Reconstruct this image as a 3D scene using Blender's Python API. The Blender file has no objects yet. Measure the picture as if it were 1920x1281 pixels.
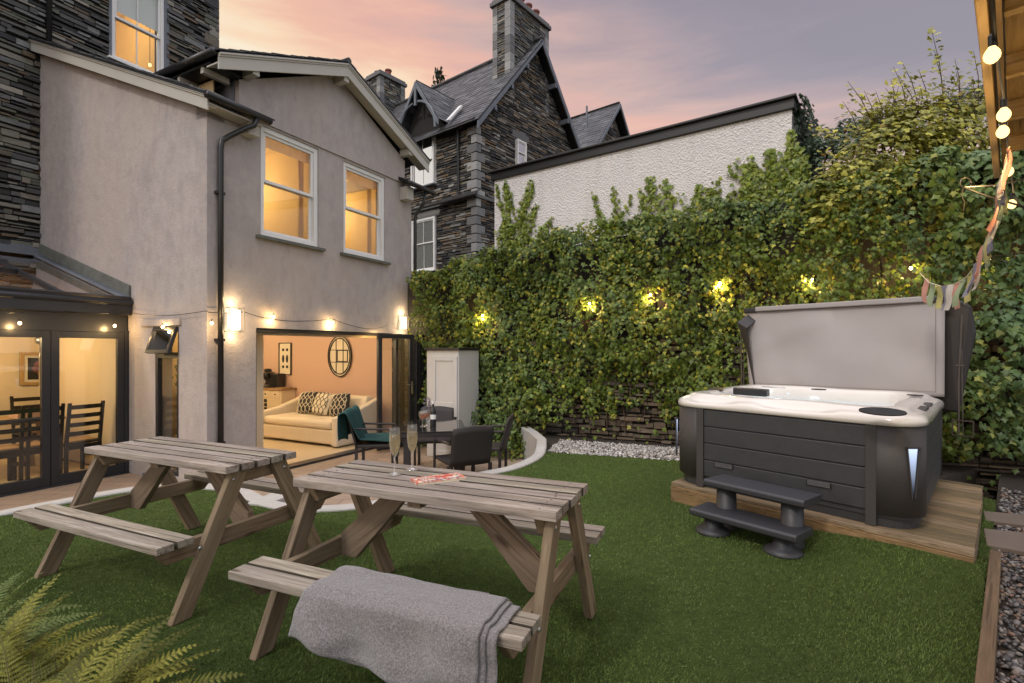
import bpy, math, random
import numpy as np
from mathutils import Vector, Matrix, noise as mnoise
random.seed(7); rng = np.random.default_rng(11)
S = bpy.context.scene; COL = S.collection
V = Vector
R = math.radians
# ------------------------------------------------------------------ camera
FPX, CX, HY, HC = 972.0, 960.0, 655.0, 1.40
cam_d = bpy.data.cameras.new('camera'); cam = bpy.data.objects.new('camera', cam_d); COL.objects.link(cam)
cam.location = (0, 0, HC); cam.rotation_euler = (R(90), 0, 0)
cam_d.sensor_width = 36; cam_d.lens = 36 * FPX / 1920; cam_d.shift_y = (HY - 640.5) / 1920
cam_d.clip_start = 0.05; cam_d.clip_end = 1000
S.camera = cam
# surveying helpers: where a sight line of the photograph meets a known plane of the place
def ray(px, py): return V(((px - CX) / FPX, 1, -(py - HY) / FPX))
CAM = V((0, 0, HC))
def G(px, py, z=0.0):
    r = ray(px, py); return CAM + r * ((z - HC) / r.z)
def onP(px, py, P, n):
    r = ray(px, py); return CAM + r * ((P - CAM).dot(n) / r.dot(n))
UP = V((0, 0, 1))
# ------------------------------------------------------------------ materials
def newmat(name):
    m = bpy.data.materials.new(name); m.use_nodes = True
    nt = m.node_tree; nt.nodes.clear()
    out = nt.nodes.new('ShaderNodeOutputMaterial')
    return m, nt, out
class NT:
    def __init__(s, nt): s.nt = nt
    def n(s, typ, ins=None, **kw):
        nd = s.nt.nodes.new('ShaderNode' + typ)
        for k, v in kw.items(): setattr(nd, k, v)
        for k, v in (ins or {}).items():
            sock = nd.inputs[k]
            if hasattr(v, 'is_output') or isinstance(v, bpy.types.NodeSocket): s.nt.links.new(v, sock)
            else: sock.default_value = v
        return nd
    def link(s, a, b): s.nt.links.new(a, b)
    def noise(s, vec, scale, detail=4, rough=.55, dist=0):
        return s.n('TexNoise', {'Vector': vec, 'Scale': scale, 'Detail': detail, 'Roughness': rough, 'Distortion': dist}).outputs['Fac']
    def ramp(s, fac, pts, interp='LINEAR'):
        nd = s.n('ValToRGB', {'Fac': fac}); cr = nd.color_ramp; cr.interpolation = interp
        while len(cr.elements) < len(pts): cr.elements.new(.5)
        for e, (p, c) in zip(cr.elements, pts):
            e.position = p; e.color = (c[0], c[1], c[2], 1) if not isinstance(c, (int, float)) else (c, c, c, 1)
        return nd.outputs['Color']
    def mix(s, fac, a, b, bt='MIX'):
        nd = s.n('Mix', data_type='RGBA', blend_type=bt)
        for k, v in ((0, fac), (6, a), (7, b)):
            if isinstance(v, bpy.types.NodeSocket): s.nt.links.new(v, nd.inputs[k])
            else: nd.inputs[k].default_value = v if k == 0 else (v[0], v[1], v[2], 1)
        return nd.outputs[2]
    def math(s, op, a, b=0.0, c=None):
        nd = s.n('Math', operation=op)
        for k, v in ((0, a), (1, b), (2, c)):
            if v is None: continue
            if isinstance(v, bpy.types.NodeSocket): s.nt.links.new(v, nd.inputs[k])
            else: nd.inputs[k].default_value = v
        return nd.outputs[0]
    def scale(s, vec, xyz):
        return s.n('Mapping', {'Vector': vec, 'Scale': xyz}).outputs['Vector']
    def bump(s, h, strength, dist=.01):
        return s.n('Bump', {'Height': h, 'Strength': strength, 'Distance': dist}).outputs['Normal']
def obj_coord(t): return t.n('TexCoord').outputs['Object']
def lc_coord(t): return t.n('Attribute', attribute_name='lc').outputs['Vector']
def tint(t): return t.n('Attribute', attribute_name='tint').outputs['Color']
def finish(m, t, out, col, rough=.8, normal=None, metal=0, spec=.5, **kw):
    ins = {'Base Color': col if isinstance(col, bpy.types.NodeSocket) else (*col, 1), 'Roughness': rough, 'Metallic': metal, 'Specular IOR Level': spec}
    if normal is not None: ins['Normal'] = normal
    ins.update(kw)
    b = t.n('BsdfPrincipled', ins); t.link(b.outputs[0], out.inputs['Surface']); return m
def plain(name, col, rough=.6, metal=0, var=.12, scale=8, bump=0.0, bscale=60, spec=.5, tinted=False, coat=0):
    m, nt, out = newmat(name); t = NT(nt); oc = obj_coord(t)
    f = t.noise(oc, scale)
    c = t.mix(f, [x * (1 - var) for x in col], [min(1, x * (1 + var)) for x in col])
    if tinted: c = t.mix(1.0, c, tint(t), 'MULTIPLY')
    nrm = t.bump(t.noise(oc, bscale, 6), bump, .01) if bump else None
    r = t.math('MULTIPLY_ADD', f, .2, rough - .1)
    kw = {'Coat Weight': coat} if coat else {}
    return finish(m, t, out, c, r, nrm, metal, spec, **kw)
def emit(name, col, st):
    m, nt, out = newmat(name); t = NT(nt)
    e = t.n('Emission', {'Color': (*col, 1), 'Strength': st}); t.link(e.outputs[0], out.inputs['Surface']); return m
def glassmat(name, tintc=(.93, .95, .94), rough=.0, refl=1.0):
    m, nt, out = newmat(name); t = NT(nt)
    fr = t.n('LayerWeight', {'Blend': .5}).outputs['Facing']; fr = t.math('POWER', fr, 4.5); fr = t.math('MULTIPLY_ADD', fr, .9, .045); fr = t.math('MULTIPLY', fr, refl); fr = t.math('MINIMUM', fr, .95)
    wob = t.bump(t.noise(obj_coord(t), 2.0, 1), .02, .02)
    a = t.n('BsdfTransparent', {'Color': (*tintc, 1)}); b = t.n('BsdfGlossy', {'Color': (1, 1, 1, 1), 'Roughness': rough, 'Normal': wob})
    mx = t.n('MixShader', {0: fr, 1: a.outputs[0], 2: b.outputs[0]}); t.link(mx.outputs[0], out.inputs['Surface']); return m
M = {}
def wood(name, c1, c2, c3, rough=.75, grey=.0, knots=True):
    m, nt, out = newmat(name); t = NT(nt); lc = lc_coord(t)
    g1 = t.noise(t.scale(lc, (2.2, 38, 38)), 1.0, 8, .68, .9)
    g2 = t.noise(t.scale(lc, (1.2, 6, 6)), 1.0, 3, .5, .3)
    fine = t.noise(t.scale(lc, (14, 260, 260)), 1.0, 3, .6)
    c = t.ramp(g1, [(.3, c1), (.52, c2), (.72, c3)])
    c = t.mix(t.math('MULTIPLY', t.ramp(g2, [(.35, 0.0), (.65, 1.0)]), .55), c, (c2[0] * .62, c2[1] * .66, c2[2] * .70))
    crk = t.ramp(t.noise(t.scale(lc, (1.4, 60, 60)), 1.0, 2, .5, .2), [(.60, 0.0), (.66, 1.0)]); c = t.mix(t.math('MULTIPLY', crk, .55), c, (c1[0] * .4, c1[1] * .38, c1[2] * .35))
    if knots:
        vo = t.n('TexVoronoi', {'Vector': t.scale(lc, (2.2, 9, 9)), 'Scale': 1.0, 'Randomness': 1.0}).outputs['Distance']
        k = t.ramp(vo, [(.0, 1.0), (.07, .9), (.13, 0.0)])
        c = t.mix(t.math('MULTIPLY', k, .75), c, (c1[0] * .35, c1[1] * .3, c1[2] * .25))
    c = t.mix(1.0, c, tint(t), 'MULTIPLY')
    h = t.math('ADD', t.math('MULTIPLY', g1, .7), t.math('MULTIPLY', fine, .5))
    return finish(m, t, out, c, rough, t.bump(h, .45, .004), 0, .25)
M['wood_old'] = wood('weathered_wood', (.12, .093, .07), (.31, .262, .212), (.49, .445, .385))
M['wood_grime'] = wood('grimy_wood_edge', (.05, .04, .03), (.08, .065, .05), (.11, .09, .07))  # dark tone painting shade into the board gaps; screw heads use it too
M['wood_brown'] = wood('brown_wood', (.125, .085, .052), (.235, .170, .110), (.32, .245, .168))
M['deck'] = wood('deck_wood', (.13, .095, .055), (.26, .19, .118), (.35, .275, .185))
M['board'] = wood('edging_wood', (.10, .065, .04), (.17, .115, .07), (.23, .16, .10))
M['eave'] = wood('eave_wood', (.22, .14, .07), (.36, .25, .13), (.42, .31, .18), knots=False)
M['dark_wood'] = wood('dark_chair_wood', (.012, .009, .007), (.022, .016, .012), (.035, .026, .02), .45, knots=False)
M['oak'] = wood('oak', (.22, .12, .06), (.36, .22, .11), (.44, .29, .16), .5)
def mk_render_wall():
    m, nt, out = newmat('lime_render'); t = NT(nt); oc = obj_coord(t)
    a = t.noise(t.scale(oc, (1, 1, .45)), 1.3, 5, .6, .4); b = t.noise(oc, 6, 6, .65, .3); d = t.noise(t.scale(oc, (1, 1, .55)), 7, 5)
    c = t.ramp(a, [(.3, (.335, .300, .292)), (.5, (.388, .352, .348)), (.7, (.42, .376, .355))])
    c = t.mix(t.math('MULTIPLY', t.ramp(b, [(.4, 0.0), (.75, 1.0)]), .5), c, (.46, .41, .37))
    c = t.mix(t.math('MULTIPLY', t.ramp(d, [(.45, 0.0), (.75, 1.0)]), .5), c, (.26, .235, .225))
    e_ = t.noise(t.scale(oc, (1, 1, .6)), .55, 3, .5); c = t.mix(t.math('MULTIPLY', t.ramp(e_, [(.42, 0.0), (.62, 1.0)]), .6), c, (.42, .352, .312))
    g_ = t.noise(t.scale(oc, (3, 3, 1.2)), 4, 7, .75, 1.0); c = t.mix(t.math('MULTIPLY', t.ramp(g_, [(.55, 0.0), (.72, 1.0)]), .45), c, (.22, .20, .195))
    h = t.math('ADD', t.noise(oc, 4, 6, .6), t.math('MULTIPLY', t.noise(oc, 40, 4), .25))
    return finish(m, t, out, c, .85, t.bump(h, .55, .035), 0, .3)
M['render'] = mk_render_wall()
def mk_rough():
    m, nt, out = newmat('roughcast'); t = NT(nt); oc = obj_coord(t)
    v = t.n('TexVoronoi', {'Vector': oc, 'Scale': 38.0}, feature='SMOOTH_F1').outputs['Distance']
    b = t.noise(oc, 1.2, 5); d = t.noise(t.scale(oc, (2, 2, .25)), 3, 5)
    c = t.mix(b, (.66, .64, .64), (.76, .74, .73)); c = t.mix(t.math('MULTIPLY', t.ramp(d, [(.52, 0.0), (.8, 1.0)]), .35), c, (.45, .44, .42))
    h = t.math('ADD', v, t.math('MULTIPLY', t.noise(oc, 26, 5, .75), 1.2))
    return finish(m, t, out, c, .9, t.bump(h, .9, .026), 0, .2)
M['rough'] = mk_rough()
def mk_stone(name, base=(1, 1, 1), mott=.4):
    m, nt, out = newmat(name); t = NT(nt); oc = obj_coord(t)
    f = t.noise(t.scale(oc, (3, 3, 9)), 2.2, 8, .7); g = t.noise(oc, 30, 5, .7)
    c = t.mix(f, [b * (1 - mott) for b in base], [b * (1 + mott) for b in base])
    c = t.mix(1.0, c, tint(t), 'MULTIPLY')
    c = t.mix(t.math('MULTIPLY', t.ramp(g, [(.55, 0.0), (.8, 1.0)]), .35), c, (.16, .165, .14))
    h = t.math('ADD', f, t.math('MULTIPLY', g, .5))
    return finish(m, t, out, c, .78, t.bump(h, .8, .02), 0, .35)
M['stone'] = mk_stone('slate_stone')
M['quoin'] = mk_stone('quoin_stone', (1, 1, 1), .3)
M['slate'] = plain('roof_slate', (1, 1, 1), .55, var=.3, scale=3, bump=.3, bscale=25, tinted=True)
M['mortar'] = plain('dark_mortar', (.022, .020, .018), .95, var=.3, bump=.5)
M['paint'] = plain('putty_paint', (.44, .42, .375), .5, var=.06, scale=3, bump=.06)
M['black'] = plain('black_plastic', (.012, .012, .013), .38, var=.2)
M['white'] = plain('white_paint', (.74, .73, .71), .4, var=.04, scale=4)
M['greywhite'] = plain('grey_white_paint', (.50, .485, .47), .5, var=.07, scale=4, bump=.05)
M['anth'] = plain('anthracite_metal', (.030, .031, .036), .35, var=.12, metal=.3)
M['lead'] = plain('lead_flashing', (.13, .145, .17), .55, var=.35, scale=5, bump=.3, bscale=20)
M['moss'] = plain('mossy_slate', (.11, .115, .10), .8, var=.6, scale=9, bump=.4, bscale=30)
M['copper'] = plain('terracotta_pot', (.20, .065, .045), .8, var=.3)
M['glass'] = glassmat('window_glass'); M['glass_r'] = glassmat('reflective_glass', (.5, .5, .5), 0, 12.0)
M['cglass'] = glassmat('roof_glass', (.75, .72, .68), .02, 1.6)
M['terra'] = plain('terracotta_wall', (.59, .39, .295), .7, var=.04, scale=1)
M['cream'] = plain('cream_wall', (.68, .55, .38), .7, var=.04, scale=1)
M['orange'] = plain('warm_wall', (.74, .56, .30), .7, var=.05, scale=1)
M['floor_in'] = plain('indoor_tile', (.58, .46, .30), .35, var=.08, scale=2)
M['sofa'] = plain('cream_linen', (.72, .62, .48), .85, var=.06, scale=5, bump=.35, bscale=9)
M['plastic'] = plain('tub_grey_plastic', (.030, .031, .036), .5, var=.25, scale=60, bump=.12, bscale=90)
M['cab'] = plain('tub_cabinet', (.036, .037, .041), .5, var=.15, scale=14, bump=.15, bscale=40)
M['cabcol'] = plain('tub_corner', (.045, .041, .040), .62, var=.12, scale=12, bump=.1, bscale=60)
M['shell'] = plain('tub_acrylic', (.62, .585, .54), .16, var=.07, scale=3, coat=.5)
M['vinyl'] = plain('cover_vinyl', (.31, .285, .28), .5, var=.12, scale=2.2, bump=.35, bscale=5)
M['vinyl_dark'] = plain('cover_dark_vinyl', (.020, .018, .019), .5, var=.2, bump=.2, bscale=10)
M['rattan'] = plain('dark_rattan', (.022, .017, .017), .55, var=.35, scale=120, bump=.6, bscale=160)
M['green'] = plain('green_throw', (.008, .050, .048), .9, var=.3, scale=12, bump=.3, bscale=20)
M['steel'] = plain('galvanised_steel', (.45, .45, .46), .35, metal=1.0, var=.2)
M['gold'] = plain('brass', (.55, .40, .20), .35, metal=1.0)
M['ink'] = plain('black_ink', (.012, .011, .010), .7)
M['paper'] = plain('cream_paper', (.70, .62, .48), .8, var=.05)
M['mirror'] = plain('mirror_glass', (.80, .78, .74), .03, metal=1.0, var=.01)
M['red'] = plain('red_print', (.48, .07, .055), .5, var=.3, scale=40)
M['blue'] = plain('blue_print', (.05, .07, .19), .5, var=.3, scale=40)
M['bulb'] = emit('lit_bulb', (1, .66, .28), 26); M['bulb_big'] = emit('lit_large_bulb', (1, .66, .25), 2.9)
M['lampglow'] = emit('lit_lantern_glass', (1, .76, .44), 3.2)
def mk_led():
    m, nt, out = newmat('tub_led'); t = NT(nt); z = t.n('SeparateXYZ', {0: obj_coord(t)}).outputs[2]
    g = t.n('MapRange', {0: z, 1: .40, 2: .74, 3: .05, 4: 1.3}).outputs[0]; g = t.math('POWER', g, 1.6)
    e = t.n('Emission', {'Color': (.60, .72, 1.0, 1), 'Strength': g}); t.link(e.outputs[0], out.inputs['Surface']); return m
M['led'] = mk_led()
def mk_wool():
    m, nt, out = newmat('grey_wool'); t = NT(nt); oc = obj_coord(t)
    a = t.noise(oc, 130, 4, .8); b = t.noise(oc, 420, 2); d = t.noise(oc, 7, 3)
    c = t.ramp(t.math('ADD', t.math('MULTIPLY', a, .6), t.math('MULTIPLY', b, .4)), [(.38, (.06, .055, .054)), (.5, (.18, .165, .162)), (.62, (.33, .31, .305))])
    c = t.mix(t.math('MULTIPLY', d, .25), c, (.20, .18, .175))
    return finish(m, t, out, c, .95, t.bump(t.math('ADD', a, b), .9, .004), 0, .1, **{'Sheen Weight': .4})
M['wool'] = mk_wool()
def mk_turf():
    m, nt, out = newmat('turf'); t = NT(nt); oc = obj_coord(t)
    a = t.noise(oc, 1.1, 4); b = t.noise(oc, 14, 6, .7); f = t.noise(t.scale(oc, (1, 2.6, 1)), 90, 4, .8)
    c = t.ramp(b, [(.3, (.065, .10, .022)), (.55, (.12, .18, .042)), (.75, (.175, .235, .064))])
    c = t.mix(t.math('MULTIPLY', a, .5), c, (.070, .105, .026)); c = t.mix(t.math('MULTIPLY', t.ramp(f, [(.4, 1.0), (.62, 0.0)]), .45), c, (.018, .040, .009))
    return finish(m, t, out, c, .9, t.bump(f, 1.0, .03), 0, .15)
def mk_blind():
    m, nt, out = newmat('roof_blind_cloth'); t = NT(nt); c = t.mix(t.noise(obj_coord(t), 3, 4), (.66, .50, .34), (.76, .60, .42))
    a = t.n('BsdfDiffuse', {'Color': c}); b = t.n('BsdfTranslucent', {'Color': c}); mx = t.n('MixShader', {0: .5, 1: a.outputs[0], 2: b.outputs[0]}); t.link(mx.outputs[0], out.inputs['Surface']); return m
M['blindcloth'] = mk_blind()
M['turf'] = mk_turf()
def mk_leaf(name, transl=.28, rough=.42):
    m, nt, out = newmat(name); t = NT(nt); c = tint(t)
    f = t.noise(obj_coord(t), 25, 3)
    c2 = t.mix(t.math('MULTIPLY', f, .4), c, t.mix(1.0, c, (.6, .7, .5), 'MULTIPLY'))
    b = t.n('BsdfPrincipled', {'Base Color': c2, 'Roughness': rough, 'Specular IOR Level': .35})
    tr = t.n('BsdfTranslucent', {'Color': c2}); mx = t.n('MixShader', {0: transl, 1: b.outputs[0], 2: tr.outputs[0]})
    t.link(mx.outputs[0], out.inputs['Surface']); return m
M['leaf'] = mk_leaf('ivy_leaf'); M['fern'] = mk_leaf('fern_leaf', .35, .6); M['blade'] = mk_leaf('turf_blade', .2, .6)
M['stem'] = plain('brown_stem', (.07, .042, .022), .8)
def mk_paving():
    m, nt, out = newmat('sandstone_paving'); t = NT(nt); oc = obj_coord(t)
    br = t.n('TexBrick', {'Vector': oc, 'Scale': 1.7, 'Mortar Size': .012, 'Color1': (.30, .21, .15, 1), 'Color2': (.22, .16, .12, 1), 'Mortar': (.06, .05, .04, 1), 'Row Height': .35, 'Brick Width': .6})
    c = t.mix(t.noise(oc, 7, 6, .7), br.outputs[0], (.34, .26, .19))
    return finish(m, t, out, c, .75, t.bump(t.math('ADD', br.outputs[1], t.noise(oc, 20, 6)), .3, .01), 0, .3)
M['paving'] = mk_paving()
M['kerb'] = plain('pale_concrete', (.40, .385, .36), .85, var=.16, scale=14, bump=.3, bscale=60)
M['slab'] = plain('brown_slab', (.16, .125, .10), .85, var=.2, scale=5, bump=.3)
M['soil'] = plain('dark_soil', (.035, .026, .018), .95, var=.4, scale=12, bump=.8, bscale=30)
M['pebble'] = plain('pebble', (1, 1, 1), .6, var=.25, scale=20, tinted=True)
M['fabric'] = plain('flag_cloth', (1, 1, 1), .8, var=.1, tinted=True)
# ------------------------------------------------------------------ mesh building
class MB:
    def __init__(s): s.v = []; s.f = []; s.t = []; s.l = []; s.m = []
    def add(s, vs, fs, tint=(1, 1, 1), lc=None, mi=0):
        o = len(s.v); s.v += [tuple(x) for x in vs]; s.f += [[i + o for i in f] for f in fs]
        s.t += [tint] * len(vs); s.l += ([tuple(x) for x in lc] if lc is not None else [tuple(x) for x in vs]); s.m += [mi] * len(fs); return s
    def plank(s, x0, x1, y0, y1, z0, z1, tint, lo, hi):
        # a board whose long edges next to a gap are coloured dark to paint in the gap's shade
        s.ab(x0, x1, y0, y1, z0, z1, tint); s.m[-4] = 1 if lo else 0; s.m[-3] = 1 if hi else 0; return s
    def box(s, c, a, b, d, tint=(1, 1, 1), mi=0):
        c, a, b, d = V(c), V(a), V(b), V(d)
        if a.cross(b).dot(d) < 0: d = -d
        vs = [c + a * i + b * j + d * k for k in (-1, 1) for j in (-1, 1) for i in (-1, 1)]
        L = sorted((a, b, d), key=lambda q: -q.length); off = V((random.random() * 40, random.random() * 40, random.random() * 40))
        e = [q.normalized() for q in L]
        lc = [V(((w - c).dot(e[0]), (w - c).dot(e[1]), (w - c).dot(e[2]))) + off for w in vs]
        return s.add(vs, [(0, 2, 3, 1), (4, 5, 7, 6), (0, 1, 5, 4), (2, 6, 7, 3), (0, 4, 6, 2), (1, 3, 7, 5)], tint, lc, mi)
    def ab(s, x0, x1, y0, y1, z0, z1, tint=(1, 1, 1), mi=0):
        return s.box(((x0 + x1) / 2, (y0 + y1) / 2, (z0 + z1) / 2), ((x1 - x0) / 2, 0, 0), (0, (y1 - y0) / 2, 0), (0, 0, (z1 - z0) / 2), tint, mi)
    def prism(s, pts, ext, tint=(1, 1, 1), along=None, mi=0):
        pts = [V(p) for p in pts]; ext = V(ext); n = len(pts)
        nrm = V((0, 0, 0))
        for i in range(n): nrm += pts[i].cross(pts[(i + 1) % n])
        if nrm.dot(ext) > 0: pts.reverse()
        vs = pts + [p + ext for p in pts]
        fs = [list(range(n)), list(range(2 * n - 1, n - 1, -1))] + [[i + 0, i + n, (i + 1) % n + n, (i + 1) % n] for i in range(n)]
        if along is None: return s.add(vs, fs, tint, mi=mi)
        a = V(along).normalized(); b = ext.normalized(); c = a.cross(b); off = V((random.random() * 40, random.random() * 40, 3))
        return s.add(vs, fs, tint, [V((w.dot(a), w.dot(b), w.dot(c))) + off for w in vs], mi)
    def tube(s, pts, r, seg=8, tint=(1, 1, 1), cap=True, mi=0):
        pts = [V(p) for p in pts]; n = len(pts); rs = r if isinstance(r, (list, tuple)) else [r] * n
        vs = []; ref = None
        for i, p in enumerate(pts):
            d = (pts[min(i + 1, n - 1)] - pts[max(i - 1, 0)]).normalized()
            if ref is None: ref = d.orthogonal().normalized()
            x = (ref - d * ref.dot(d)).normalized(); y = d.cross(x); ref = x
            vs += [p + (x * math.cos(2 * math.pi * k / seg) + y * math.sin(2 * math.pi * k / seg)) * rs[i] for k in range(seg)]
        fs = [(i * seg + k, i * seg + (k + 1) % seg, (i + 1) * seg + (k + 1) % seg, (i + 1) * seg + k) for i in range(n - 1) for k in range(seg)]
        if cap: fs += [tuple(range(seg - 1, -1, -1)), tuple((n - 1) * seg + k for k in range(seg))]
        return s.add(vs, fs, tint, mi=mi)
    def lathe(s, c, prof, seg=20, axis=UP, tint=(1, 1, 1), mi=0):
        c = V(c); axis = V(axis).normalized(); x = axis.orthogonal().normalized(); y = axis.cross(x); vs = []
        for r, z in prof: vs += [c + axis * z + (x * math.cos(2 * math.pi * k / seg) + y * math.sin(2 * math.pi * k / seg)) * max(r, 1e-4) for k in range(seg)]
        fs = [(i * seg + k, i * seg + (k + 1) % seg, (i + 1) * seg + (k + 1) % seg, (i + 1) * seg + k) for i in range(len(prof) - 1) for k in range(seg)]
        return s.add(vs, fs, tint, mi=mi)
    def grid(s, fn, nu, nv, tint=(1, 1, 1), mi=0):
        vs = [fn(i / nu, j / nv) for j in range(nv + 1) for i in range(nu + 1)]
        fs = [(j * (nu + 1) + i, j * (nu + 1) + i + 1, (j + 1) * (nu + 1) + i + 1, (j + 1) * (nu + 1) + i) for j in range(nv) for i in range(nu)]
        return s.add(vs, fs, tint, mi=mi)
    def build(s, name, mat, parent=None, bevel=0, smooth=False, solid=0, sub=0):
        me = bpy.data.meshes.new(name); me.from_pydata(s.v, [], s.f)
        n = len(s.v)
        a = me.attributes.new('tint', 'FLOAT_COLOR', 'POINT'); a.data.foreach_set('color', np.hstack([np.array(s.t, 'f').reshape(n, 3), np.ones((n, 1), 'f')]).ravel())
        a = me.attributes.new('lc', 'FLOAT_VECTOR', 'POINT'); a.data.foreach_set('vector', np.array(s.l, 'f').ravel())
        mats = mat if isinstance(mat, list) else [mat]
        for q in mats: me.materials.append(M[q] if isinstance(q, str) else q)
        if len(mats) > 1: me.polygons.foreach_set('material_index', s.m)
        if smooth: me.polygons.foreach_set('use_smooth', [True] * len(s.f))
        o = bpy.data.objects.new(name, me); COL.objects.link(o)
        if solid: q = o.modifiers.new('solid', 'SOLIDIFY'); q.thickness = solid; q.offset = 0
        if bevel: q = o.modifiers.new('bev', 'BEVEL'); q.width = bevel; q.segments = 2; q.limit_method = 'ANGLE'; q.angle_limit = R(35)
        if sub: q = o.modifiers.new('sub', 'SUBSURF'); q.levels = q.render_levels = sub
        if parent: adopt(o, parent)
        return o
def adopt(o, parent):
    o.parent = parent; o.matrix_parent_inverse = Matrix.Translation(parent.get('wloc', (0, 0, 0))).inverted()
def tag(o, label=None, cat=None, group=None, kind=None):
    for k, v in (('label', label), ('category', cat), ('group', group), ('kind', kind)):
        if v: o[k] = v
    return o
def thing(name, label, cat, loc=(0, 0, 0), group=None):
    o = bpy.data.objects.new(name, None); COL.objects.link(o); o.location = loc; o['wloc'] = tuple(loc); o.empty_display_size = .1
    return tag(o, label, cat, group)
def subp(o, parent):     # a sub-part of a part whose own mesh is in world coordinates
    o.parent = parent; return o
def copy_tree(o, parent=None):
    c = o.copy(); COL.objects.link(c)
    if parent: c.parent = parent
    for ch in [x for x in bpy.data.objects if x.parent == o]: copy_tree(ch, c)
    return c
def npmesh(name, verts, faces, mat, tints=None, k=3, parent=None, smooth=False):
    me = bpy.data.meshes.new(name); nv, nf = len(verts), len(faces)
    me.vertices.add(nv); me.vertices.foreach_set('co', verts.astype('f').ravel())
    me.loops.add(nf * k); me.loops.foreach_set('vertex_index', faces.astype('i').ravel())
    me.polygons.add(nf); me.polygons.foreach_set('loop_start', np.arange(0, nf * k, k, dtype='i'))
    me.update(calc_edges=True)
    if smooth: me.polygons.foreach_set('use_smooth', [True] * nf)
    if tints is not None:
        a = me.attributes.new('tint', 'FLOAT_COLOR', 'POINT'); a.data.foreach_set('color', np.hstack([tints, np.ones((nv, 1))]).astype('f').ravel())
    me.materials.append(M[mat]); o = bpy.data.objects.new(name, me); COL.objects.link(o)
    if parent: adopt(o, parent)
    return o
def light(name, loc, energy, col=(1, .7, .38), r=.04, typ='POINT', **kw):
    l = bpy.data.lights.new(name, typ); l.energy = energy; l.color = col
    if typ == 'POINT': l.shadow_soft_size = r
    for k, v in kw.items(): setattr(l, k, v)
    o = bpy.data.objects.new(name, l); COL.objects.link(o); o.location = loc; return o
def poly_intervals(poly, v):
    xs = []
    for i in range(len(poly)):
        (x0, y0), (x1, y1) = poly[i], poly[(i + 1) % len(poly)]
        if (y0 <= v) != (y1 <= v): xs.append(x0 + (v - y0) / (y1 - y0) * (x1 - x0))
    xs.sort(); return [(xs[i], xs[i + 1]) for i in range(0, len(xs) - 1, 2)]
def courses(mb, O, U, Vv, Nn, poly, holes, hr, lr, pal, depth=.05, jit=.02, gap=.006, tilt=0.0, rag=0.0):
    # individual stones or slates laid in courses over a polygon given in (U, V) coordinates
    O, U, Vv, Nn = V(O), V(U).normalized(), V(Vv).normalized(), V(Nn).normalized()
    v = min(p[1] for p in poly); vmax = max(p[1] for p in poly)
    while v < vmax:
        h = random.uniform(*hr); vm = v + h / 2
        for (a, b) in poly_intervals(poly, min(vm, vmax - 1e-3)):
            segs = [(a, b)]
            for (u0, u1, v0, v1) in holes:
                if v0 < vm < v1:
                    ns = []
                    for (p, q) in segs:
                        if u1 <= p or u0 >= q: ns.append((p, q)); continue
                        if u0 > p: ns.append((p, u0))
                        if u1 < q: ns.append((u1, q))
                    segs = ns
            for (p, q) in segs:
                x = p
                while x < q - .01:
                    l = random.uniform(*lr); e = min(x + l, q)
                    if q - e < lr[0] * .5: e = q
                    c = random.choice(pal); k = random.uniform(.75, 1.25); tn = tuple(z * k for z in c)
                    d = depth + random.uniform(-jit, jit)
                    hh = h * random.uniform(1 - rag, 1); vo = vm + random.uniform(-.5, .5) * (h - hh)
                    ang = random.gauss(0, .015 * (1 if rag else 0)); U2 = U * math.cos(ang) + Vv * math.sin(ang); V2 = Vv * math.cos(ang) - U * math.sin(ang)
                    if tilt: V2 = (Vv * math.cos(tilt) - Nn * math.sin(tilt)); N2 = (Nn * math.cos(tilt) + Vv * math.sin(tilt))
                    else: N2 = Nn
                    cen = O + U * ((x + e) / 2) + Vv * vo + Nn * (d / 2)
                    mb.box(cen, U2 * max(.004, (e - x) / 2 - gap), V2 * max(.004, hh / 2 - gap * (0 if tilt else 1) + (h * .18 if tilt else 0)), N2 * (d / 2), tn)
                    x = e
        v += h
    return mb
SLATEPAL = [(.050, .048, .047), (.085, .078, .068), (.13, .105, .078), (.17, .135, .095), (.038, .038, .040), (.24, .23, .21), (.10, .10, .10), (.15, .105, .065), (.028, .028, .03), (.07, .064, .056), (.19, .17, .14)]
DARKPAL = [(.055, .055, .057), (.08, .08, .08), (.11, .105, .092), (.14, .125, .095), (.035, .035, .037), (.17, .175, .175), (.09, .093, .094), (.13, .098, .066), (.25, .235, .20), (.12, .125, .10), (.10, .10, .10)]
ROOFPAL = [(.045, .047, .053), (.062, .064, .070), (.034, .035, .040), (.105, .108, .115), (.055, .055, .060), (.080, .082, .088)]
# ------------------------------------------------------------------ house frame
aH = R(62.1); hu = V((math.cos(aH), math.sin(aH), 0)); hn = V((math.sin(aH), -math.cos(aH), 0)); PZ = -.33
P0 = G(583, 870, PZ); k_ = (388 - CX) / FPX
HO = P0 + hu * ((k_ * P0.y - P0.x) / (hu.x - k_ * hu.y)); HO.z = 0
def H(s, d, z): return HO + hu * s + hn * d + UP * z
def HFp(px, py, d=0.0):
    q = onP(px, py, HO + hn * d, hn) - HO; return q.dot(hu), q.z
def HSp(px, py, s=0.0):
    q = onP(px, py, HO + hu * s, hu) - HO; return q.dot(hn), q.z
def hbox(mb, s0, s1, d0, d1, z0, z1, tint=(1, 1, 1), mi=0):
    return mb.box(H((s0 + s1) / 2, (d0 + d1) / 2, (z0 + z1) / 2), hu * ((s1 - s0) / 2), hn * ((d1 - d0) / 2), UP * ((z1 - z0) / 2), tint, mi)
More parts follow.
